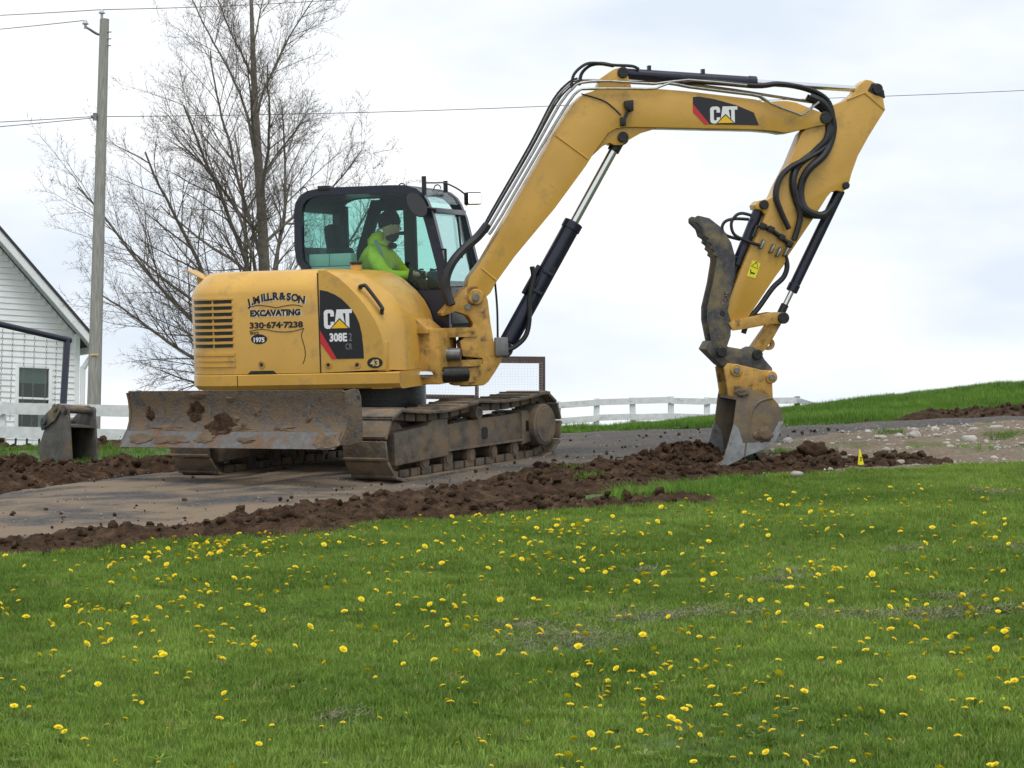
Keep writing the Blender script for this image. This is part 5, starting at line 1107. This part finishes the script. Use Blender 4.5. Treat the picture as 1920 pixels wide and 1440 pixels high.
# ------------------------------------------------------------------ fences, mesh frame
def px_at(px, py, D):
    """world point at distance D seen along a measured bearing (site survey of the photograph)"""
    p = math.atan(260 / 3834); a, b_ = (px - 960) / 3834, (720 - py) / 3834
    d = Vector((a, math.cos(p) - b_ * math.sin(p), math.sin(p) + b_ * math.cos(p))); return Vector((0, 0, 1.6)) + d * (D / d.y)
def board(a, b_, h, th): 
    a, b_ = Vector(a), Vector(b_); d = b_ - a; nrm = Vector((-d.y, d.x, 0)).normalized() * th * .5; up = Vector((0, 0, h * .5))
    return MB().loft([[a - nrm - up, a + nrm - up, a + nrm + up, a - nrm + up], [b_ - nrm - up, b_ + nrm - up, b_ + nrm + up, b_ - nrm + up]])
def rail_fence(name, label, posts, rail_drops, hgt, pw, rh):
    t = empty(name, Matrix.Translation((posts[0].x, posts[0].y, posts[0].z - hgt)), label=label, cat='fence')
    rj = random.Random(len(posts))
    for p in posts: MB().box((p.x, p.y + .03, p.z - hgt / 2 - .1), (pw, pw, hgt + .2), Matrix.Rotation(R(rj.uniform(-1.5, 1.5)), 3, 'Y'), bevel=.008).build('post', M['white_wood'], t)
    for a, b_ in zip(posts, posts[1:]):
        for dz in rail_drops:
            e = Vector((0, -.06, -dz + rj.uniform(-.015, .015))); board(a + e, b_ + e, rh, .03).build('rail', M['white_wood'], t)
    return t
rp = [px_at(x, y, 50) for x, y in [(880, 764), (977, 760), (1047, 752), (1118, 747), (1187, 745), (1258, 743), (1325, 745), (1400, 744), (1495, 743)]]
rail_fence('board_fence', 'white three rail board fence on the crest behind the drive', rp, (.10, .49, .88), 1.25, .14, .15)
rp2 = [px_at(1495, 743, 50), px_at(1560, 762, 47), px_at(1640, 790, 45)]
rail_fence('board_fence', 'white fence section dropping behind the grass bank at the right', rp2, (.10, .49), 1.1, .14, .13)
lp = [px_at(-160, 748, 36), px_at(6, 752, 35.5), px_at(270, 758, 35), px_at(540, 760, 36)]
rail_fence('board_fence', 'white board fence behind the spare bucket in front of the white house', lp, (.14, .55), 1.2, .10, .20)
# dark brown frame with pale netting
mf = empty('netting_frame', Matrix.Translation(tz(-.3, 27)), label='dark brown timber frame strung with pale netting behind the excavator', cat='frame')
a1, a2 = px_at(770, 673, 27), px_at(1016, 675, 27.2); zt = a2.z
board((a1.x, a1.y, zt), (a2.x + .04, a2.y, zt), .085, .08).build('top_bar', M['brown_frame'], mf)
board((a1.x, a1.y, zt - .50), (a2.x - .9, a2.y - .02, zt - .50), .06, .06).build('lower_bar', M['brown_frame'], mf)
for xx in (a1.x, px_at(894, 700, 27).x, a2.x): MB().box((xx, 27.05, zt - .55), (.085 if xx == a2.x else .05, .08, 1.02)).build('post', M['brown_frame'], mf)
nt = MB()
for k in range(46): x = a1.x + (a2.x - a1.x) * k / 45; nt.box((x, 27.0, zt - .27), (.0018, .0018, .46))
for k in range(13): nt.box(((a1.x + a2.x) / 2, 27.0, zt - .06 - .035 * k), (a2.x - a1.x, .0018, .0018))
tag(nt.build('netting', M['mesh_white'], mf, smooth=0), kind='stuff')

# ------------------------------------------------------------------ white house
def build_building():
    S = 1.45; ph = R(37); c = px_at(140, 760, 58)                          # near right corner of the gable wall
    w = Matrix.Translation((c.x, c.y, 0)) @ Matrix.Rotation(ph, 4, 'Z')    # +x along the gable to the right, +y into the house
    t = empty('white_house', Matrix.Translation((c.x, c.y, 2.5)) @ Matrix.Rotation(ph, 4, 'Z'), label='white clapboard gable house with dark window behind the fence', cat='house')
    W_, z0, zE, sl = 10.0, 2.6, 6.95, 1.0                                   # gable width, base, eave height, roof slope
    def top(x): return zE + sl * min(-x, W_ + x)
    MB().prism([(-W_, z0), (0, z0), (0, zE), (-W_ / 2, zE + sl * W_ / 2), (-W_, zE)], .02, 8).build('wall', M['siding'], t, w, smooth=0)
    bh = .165; z = z0; wx0, wx1, wz0, wz1 = -1.72, -.82, 4.22, 5.92
    while z < zE + sl * W_ / 2 - .1:
        z1 = z + bh; lo, hi = -W_, -.0
        if z1 > zE: e = (z1 - zE) / sl; lo, hi = -W_ + e, -e
        segs = [(lo, hi)] if (z1 < wz0 - .1 or z > wz1 + .1) else [(lo, wx0 - .1), (wx1 + .1, hi)]
        for a_, b_ in segs:
            if b_ - a_ > .05: MB().loft([[(x, -.03, z), (x, -.004, z1), (x, .02, z1), (x, .02, z)] for x in (a_, b_)]).build('siding_board', M['siding'], t, w, smooth=0)
        z = z1
    MB().box((.04, .0, (z0 + zE) / 2), (.14, .12, zE - z0)).build('corner_board', M['siding'], t, w)
    win = MB()
    for (x0, x1, za, zb) in ((wx0 - .1, wx0, wz0 - .1, wz1 + .1), (wx1, wx1 + .1, wz0 - .1, wz1 + .1), (wx0, wx1, wz1, wz1 + .1), (wx0, wx1, wz0 - .1, wz0), (wx0, wx1, 5.04, 5.10)):
        win.box(((x0 + x1) / 2, -.03, (za + zb) / 2), (x1 - x0, .10, zb - za), bevel=.01)
    Wn = win.build('window', M['siding'], t, w)
    for za, zb, yy in ((wz0, 5.04, .0), (5.10, wz1, -.015)): MB().box(((wx0 + wx1) / 2, yy, (za + zb) / 2), (wx1 - wx0, .01, zb - za)).build('pane', M['dark_glass'], Wn, w)
    MB().box(((wx0 + wx1) / 2, .016, (wz0 + wz1) / 2), (wx1 - wx0, .004, wz1 - wz0)).build('room_shade', M['room_shade'], Wn, w)  # flat dark panel close behind the panes, painted as room shade
    cu = MB(); n = 28
    cu.loft([[(wx0 + .04 + (wx1 - wx0 - .08) * i / n, .006 + .004 * math.sin(i * 1.9), z_) for i in range(n + 1)] for z_ in (5.5, wz1)], closed=False, cap=False); cu.build('curtain', M['curtain'], Wn, w)
    MB().box((wx0 + .72, .008, 4.62), (.2, .004, .7)).build('blind_strip', M['siding'], Wn, w)
    ov = .55                                                                # rake overhang towards the viewer
    for s in (1, -1):
        ex = .50 if s > 0 else -W_ - .50; ez = zE - .50 * sl; ax, az = -W_ / 2, zE + sl * W_ / 2
        def slab(d0, d1, y0, y1): return MB().loft([[(ex, y, ez + d0), (ax, y, az + d0), (ax, y, az + d1), (ex, y, ez + d1)] for y in (y0, y1)])
        rf = slab(.16, .26, -ov - .04, 8.3).build('roof', M['shingle'], t, w, smooth=0)
        slab(-.12, .155, -ov - .01, -ov + .03).build('rake_board', M['siding'], rf, w, smooth=0)
        slab(.02, .06, -ov + .03, -.02).build('soffit', M['soffit'], rf, w, smooth=0)
        MB().box((ex + .02 * s, 3.9, ez + .08), (.06, 8.8, .2)).build('fascia', M['siding'], rf, w)
    MB().tube(spline([(.48, -.35, zE - .45), (.40, -.2, zE - .62), (.22, -.1, zE - .95), (.20, -.08, zE - 1.2), (.20, -.08, z0)], 4), .075, 8).build('downspout', M['siding'], t, w)
build_building()
# swing set before the house
def swing_set():
    D = 40; a, b_ = px_at(-60, 594, 38.5), px_at(126, 637, D)
    t = empty('swing_set', Matrix.Translation((b_.x, b_.y, terrain(b_.x, b_.y))), label='dark blue pipe swing frame with hanging chains before the white house', cat='swing set')
    MB().cyl(a, b_ + (b_ - a).normalized() * .08, .058, 16).build('top_beam', M['swing'], t)
    foot = px_at(112, 850, D - .25); MB().cyl(b_, foot, .06, 14).build('leg', M['swing'], t)
    MB().cyl(b_, px_at(113, 850, D + 1.3), .07, 14).build('leg', M['swing'], t)
    for px in (4, 23, 45, 64, 87, 106):
        k = (px + 60) / 186; p = a + (b_ - a) * k; ch = MB(); z = p.z - .08; i = 0; L_ = 1.75 if px in (23, 87, 106) else 1.95
        while z > p.z - L_:
            q = Vector((p.x - .02 * (p.z - z), p.y, z)); dx = Vector((.014, 0, 0)) if i % 2 else Vector((0, .014, 0))
            ch.tube([q + dx, q + dx - Vector((0, 0, .06)), q - dx - Vector((0, 0, .06)), q - dx, q + dx], .0032, 4, cap=False); z -= .055; i += 1
        ch.build('chain', M['steel'], t, smooth=0)
    rl = empty('low_railing', Matrix.Translation(px_at(40, 835, 37.5)), label='row of short dark upright bars low in front of the white house', cat='railing')
    for px in (8, 31, 52, 75): q = px_at(px, 806, 37.5); MB().cyl(q, q - Vector((.03, 0, .5)), .02, 8).build('bar', M['swing'], rl)
swing_set()

# ------------------------------------------------------------------ utility pole and wires
def pole():
    D = 44; top = px_at(196, 36, D); bot = px_at(176, 765, D); ax = (top - bot).normalized(); foot = bot - ax * 1.2
    t = empty('utility_pole', Matrix.Translation(foot), label='tall weathered grey wooden utility pole beside the house', cat='utility pole')
    MB().tube([foot + (top - foot) * k / 8 for k in range(9)], [.155 - .055 * k / 8 for k in range(9)], 18).build('pole', M['polewood'], t)
    br = top - ax * .35; e = px_at(160, 45, D - .1)
    MB().tube(spline([br, br + Vector((-.15, -.02, .02)), e - Vector((-.1, 0, .12)), e - Vector((0, 0, .06))], 4), .028, 8).build('bracket', M['steel'], t)
    for c in (e, top + Vector((-.05, -.05, .12))):
        MB().tube([c - Vector((0, 0, .10)), c - Vector((0, 0, .02)), c, c + Vector((0, 0, .04)), c + Vector((0, 0, .08))], [.03, .03, .075, .05, .035], 14).build('insulator', M['porcelain'], t)
    for dz in (.3, .45, .6): MB().cyl(top - ax * dz + Vector((.05, -.05, 0)), top - ax * dz + Vector((.17, -.07, 0)), .012, 6).build('bolt', M['steel'], t)
    cl = px_at(182, 221, D); MB().cyl(cl + Vector((-.10, -.13, 0)), cl + Vector((-.03, -.13, 0)), .04, 10).box(cl + Vector((-.02, -.13, 0)), (.08, .06, .16)).build('cable_clamp', M['steel'], t)
    tgp = px_at(177, 665, D - .16); MB().box(tgp, (.19, .01, .035), bevel=.002).build('number_tag', M['gold'], t)
    for dz in (.0, ): pass
    def wire(label, pts, r=.009):
        P = [Vector(p) for p in pts]; out = []
        for a, b_ in zip(P, P[1:]):
            n = 14; sag = .004 * (b_ - a).length
            out += [a.lerp(b_, i / n) - Vector((0, 0, sag * 4 * (i / n) * (1 - i / n))) for i in range(n)]
        tag(MB().tube(out + [P[-1]], r, 5).build('overhead_wire', M['wire']), label, 'wire', 'overhead wires')
    far = [px_at(-500, 40, 60), top + Vector((-.05, -.05, .2)), px_at(640, -1, 52), px_at(1500, -60, 70)]
    wire('topmost overhead wire running from the pole top to the upper right', far)
    wire('overhead wire from the pole bracket to the upper left edge', [px_at(-300, 78, 50), e + Vector((0, 0, .08))])
    c0 = cl + Vector((-.08, -.13, 0))
    wire('lower overhead wire reaching left from the clamp on the pole', [px_at(-400, 243, 50), c0]); wire('lowest overhead wire sloping left from the pole clamp', [px_at(-400, 268, 46), c0 - Vector((0, 0, .03))])
    wire('long overhead wire passing behind the tree and the boom', [c0, px_at(1050, 198, 52), px_at(2300, 150, 60)])
pole()

# ------------------------------------------------------------------ bare tree
def tree():
    D = 50; base = px_at(505, 800, D); base.z = terrain(base.x, base.y) - .3
    t = empty('bare_tree', Matrix.Translation(base), label='tall leafless tree with spreading bare branches behind the excavator', cat='tree')
    r = random.Random(19); big_, fine = MB(), MB(); cnt = [0]
    def grow(p, d, L, r0, lev, lift):
        n = max(4, int(L / .28)) if lev < 3 else 4; pts_ = [p.copy()]; rs = [r0]; kids = []
        d = d.normalized(); r1 = r0 * (.30 if lev else .38)
        for i in range(n):
            d = (d + Vector((r.gauss(0, .07), r.gauss(0, .07), r.gauss(0, .05) + lift)) * (1 if lev else .45)).normalized()
            p = p + d * (L / n); k = (i + 1) / n; rr_ = r0 + (r1 - r0) * k; pts_.append(p.copy()); rs.append(rr_)
            kids.append((p.copy(), d.copy(), rr_, k))
        (big_ if lev < 2 else fine).tube(pts_, rs, (9, 7, 4, 3, 3)[lev], cap=False); cnt[0] += 1
        if lev >= 4: return
        nk = (0, 19, 11, 7)[lev] if lev else 0
        for j in range(nk):
            k = .18 + .80 * (j + r.random()) / nk; q = kids[min(n - 1, int(k * n))]
            side = q[1].orthogonal().normalized(); side.rotate(Matrix.Rotation(r.uniform(0, 6.28), 3, q[1]))
            nd = q[1] * r.uniform(.62, .95) + side * r.uniform(.5, .85) + Vector((0, 0, .12))
            grow(q[0], nd, L * r.uniform(.27, .47) * (1.1 - .4 * k), max(.0034, q[2] * r.uniform(.38, .56)), lev + 1, lift * .8)
    def limb(px0, py0, px1, py1, dep, r0, L=None):
        a, b_ = px_at(px0, py0, D), px_at(px1, py1, D + dep); grow(a, (b_ - a), (b_ - a).length * .82, r0 * .64, 1, .012)
    grow_pts = [px_at(x, y, D) for x, y in ((505, 800), (500, 700), (497, 560), (492, 420), (484, 300), (478, 190), (474, 90), (470, -20), (462, -110))]
    grow_pts[0].z = base.z
    tr = MB().tube(spline(grow_pts, 4), [.19 - .17 * i / 32 for i in range(33)], 12, cap=False)
    for a in [(500, 690, 110, 250, -2, .12), (500, 720, 70, 330, 2, .11), (498, 640, 210, 170, 3, .11), (499, 620, 330, 90, -3, .11), (505, 740, 130, 480, -2, .10), (503, 745, 190, 620, 2, .08), (500, 650, 700, 290, -2, .10), (497, 560, 640, 170, 2, .09), (494, 500, 380, 60, 2, .085), (500, 690, 420, 240, -4, .11), (503, 700, 560, 300, 4, .10),
              (488, 380, 590, 60, -2, .075), (484, 310, 370, -40, 2, .07), (480, 230, 560, -60, 2, .06), (477, 160, 420, -100, -1, .05), (490, 440, 300, 200, -3, .075), (492, 460, 700, 240, 2, .07), (505, 745, 250, 700, -1, .07), (486, 340, 610, 190, 1, .06), (496, 540, 250, 300, 2, .08), (474, 90, 500, -90, 1, .04), (503, 720, 690, 420, 3, .08), (500, 680, 150, 400, 0, .09), (482, 280, 420, 60, -2, .06), (504, 735, 330, 560, -1, .07)]: limb(*a)
    tr.build('trunk', M['bark'], t); big_.build('branches', M['bark'], t); tag(fine.build('twigs', M['twig'], t, smooth=0), kind='stuff')
tree()

# ------------------------------------------------------------------ operator and pale cuboids in the cab
def operator():
    w = HF
    t = empty('person', HF @ Matrix.Translation((-.1, .5, 1.69)), label='seated driver in bright yellow-green hooded jacket and dark knit cap in the cab', cat='person')
    def skinned(name, nodes, edges, mat, sub=2, root=0):
        me = bpy.data.meshes.new(name); me.from_pydata([n_[:3] for n_ in nodes], edges, [])
        ob = bpy.data.objects.new(name, me); COL.objects.link(ob)
        ob.modifiers.new('skin', 'SKIN'); sv = me.skin_vertices[0].data
        for i, n_ in enumerate(nodes): sv[i].radius = (n_[3], n_[4] if len(n_) > 4 else n_[3]); sv[i].use_root = (i == root)
        ob.modifiers.new('sub', 'SUBSURF').levels = sub
        dg = bpy.context.evaluated_depsgraph_get(); m2 = bpy.data.meshes.new_from_object(ob.evaluated_get(dg)); bpy.data.objects.remove(ob)
        m2.name = name; m2.materials.clear(); finish(m2, mat, 180); return link(bpy.data.objects.new(name, m2), t, w)
    # body: head on a neck, hands and legs (skin shows at face and hands only)
    body = [(-.12, .5, 1.74, .13), (-.10, .5, 1.90, .13), (-.05, .5, 2.02, .12), (.02, .5, 2.10, .055), (.06, .5, 2.16, .055), (.072, .5, 2.235, .104, .092), (.072, .5, 2.32, .104, .092), (.07, .5, 2.375, .06)]
    ed = [(i, i + 1) for i in range(7)]
    for s in (-1, 1):
        k = len(body); body += [(-.04, .5 + s * .19, 2.00, .055), (.10, .5 + s * .24, 1.80, .045), (.34, .5 + s * .22, 1.80, .032), (.41, .5 + s * .21, 1.80, .036), (.45, .5 + s * .19, 1.79, .024)]
        ed += [(2, k), (k, k + 1), (k + 1, k + 2), (k + 2, k + 3), (k + 3, k + 4)]
    skinned('body', body, ed, M['skin'])
    # face features
    f = MB(); f.loft([[(.150, .5 + y, z) for y, z in ((-.012, 2.262), (.012, 2.262), (.004, 2.29), (-.004, 2.29))], [(.178, .5 + y, z) for y, z in ((-.014, 2.235), (.014, 2.235), (.004, 2.25), (-.004, 2.25))], [(.150, .5 + y, z) for y, z in ((-.016, 2.222), (.016, 2.222), (.006, 2.226), (-.006, 2.226))]])
    for s in (-1, 1): f.box((.06, .5 + s * .083, 2.25), (.03, .018, .05), bevel=.006)
    f.build('nose_and_ears', M['skin'], t, w)
    e = MB()
    for s in (-1, 1): e.box((.150, .5 + s * .033, 2.285), (.012, .022, .008), bevel=.002)
    e.build('eyes', M['beanie'], t, w)
    bd = MB(); vs = bmesh.ops.create_icosphere(bd.bm, subdivisions=3, radius=1)['verts']
    for v in vs: v.co *= 1 + .12 * noise.noise(v.co * 4)
    bmesh.ops.transform(bd.bm, matrix=Matrix.Translation((.078, .5, 2.172)) @ Matrix.Rotation(R(-22), 4, 'Y') @ Matrix.Diagonal((.072, .070, .056, 1)), verts=vs); bd.build('beard', M['beard'], t, w)
    cap = MB(); n = 26
    prof = [(.100, 2.270), (.104, 2.285), (.104, 2.33), (.098, 2.36), (.080, 2.395), (.05, 2.42), (.015, 2.432)]
    cap.loft([[(.062 + rr_ * 1.02 * math.cos(2 * math.pi * i / n) + (z - 2.27) * -.12, .5 + rr_ * .93 * math.sin(2 * math.pi * i / n), z + .018 * math.cos(2 * math.pi * i / n)) for i in range(n)] for rr_, z in prof]); cap.build('knit_cap', M['beanie'], t, w)
    MB().box((.168, .5, 2.315), (.006, .03, .022)).build('cap_patch', M['trouser'], t, w)
    # jacket over the body
    jk = [(-.13, .5, 1.70, .17, .19), (-.12, .5, 1.86, .165, .19), (-.07, .5, 2.00, .145, .18), (-.02, .5, 2.09, .10, .11), (.005, .5, 2.155, .085, .09)]
    je = [(0, 1), (1, 2), (2, 3), (3, 4)]
    for s in (-1, 1):
        k = len(jk); jk += [(-.05, .5 + s * .20, 2.01, .085), (.03, .5 + s * .255, 1.90, .078), (.10, .5 + s * .25, 1.80, .07), (.22, .5 + s * .24, 1.785, .06), (.335, .5 + s * .22, 1.795, .048)]
        je += [(2, k), (k, k + 1), (k + 1, k + 2), (k + 2, k + 3), (k + 3, k + 4)]
    J = skinned('jacket', jk, je, M['hivis'])
    hd = MB(); vs = bmesh.ops.create_icosphere(hd.bm, subdivisions=3, radius=1)['verts']
    for v in vs: v.co *= 1 + .15 * noise.noise(v.co * 2.5)
    bmesh.ops.transform(hd.bm, matrix=Matrix.Translation((-.075, .5, 2.135)) @ Matrix.Rotation(R(35), 4, 'Y') @ Matrix.Diagonal((.075, .12, .10, 1)), verts=vs); hd.build('hood', M['hivis'], J, w)
    MB().tube(spline([(-.02, .31, 2.13), (.035, .27, 2.06), (.06, .28, 1.97), (.055, .30, 1.88)], 4), .017, 6).build('reflective_band', M['silver_tape'], J, w)
    MB().box((.085, .5, 2.085), (.05, .14, .05), Matrix.Rotation(R(35), 3, 'Y'), bevel=.015).build('collar_lining', M['beanie'], J, w)
    lg = [(-.12, .5, 1.72, .14)]; le = []
    for s in (-1, 1): k = len(lg); lg += [(.05, .5 + s * .11, 1.73, .085), (.36, .5 + s * .13, 1.72, .065), (.42, .5 + s * .13, 1.50, .05), (.44, .5 + s * .13, 1.36, .042), (.52, .5 + s * .13, 1.345, .04)]; le += [(0, k), (k, k + 1), (k + 1, k + 2), (k + 2, k + 3), (k + 3, k + 4)]
    skinned('trousers', lg, le, M['trouser'])
    # gloved hands on the levers: palm and five fingers closing round the grip
    for s in (-1, 1):
        h = MB(); hx, hy, hz = .40, .5 + s * .21, 1.80
        h.box((hx, hy, hz), (.075, .035, .07), bevel=.014)
        for k in range(4): z = hz + .028 - .019 * k; h.tube(spline([(hx + .03, hy - .012, z), (hx + .06, hy - .006, z - .002), (hx + .068, hy + .018, z - .004), (hx + .045, hy + .03, z - .006)], 3), .0088, 6)
        h.tube(spline([(hx - .005, hy + .012, hz + .03), (hx + .025, hy + .028, hz + .048), (hx + .052, hy + .022, hz + .045)], 3), .0095, 6); h.build('hand', M['trouser'], t, w)
operator()
cz = 1.665
for i, (x0, x1, z0, z1, y, lab) in enumerate([(-.60, -.14, 1.70, 1.90, .16, 'long pale cuboid at the bottom of the stack behind the cab window'), (-.60, -.40, 1.905, 2.02, .16, 'small pale cuboid on top, at the left, behind the cab window'), (-.395, -.18, 1.905, 2.02, .16, 'small pale cuboid on top, beside the driver, behind the cab window')]):  # plain pale boxes just inside the near cab window
    tag(MB().box(((x0 + x1) / 2, y, (z0 + z1) / 2), (x1 - x0, .16, z1 - z0), bevel=.006).build('cuboid', M['cuboid'], None, HF), lab, 'cuboid', 'pale cuboids in the cab')
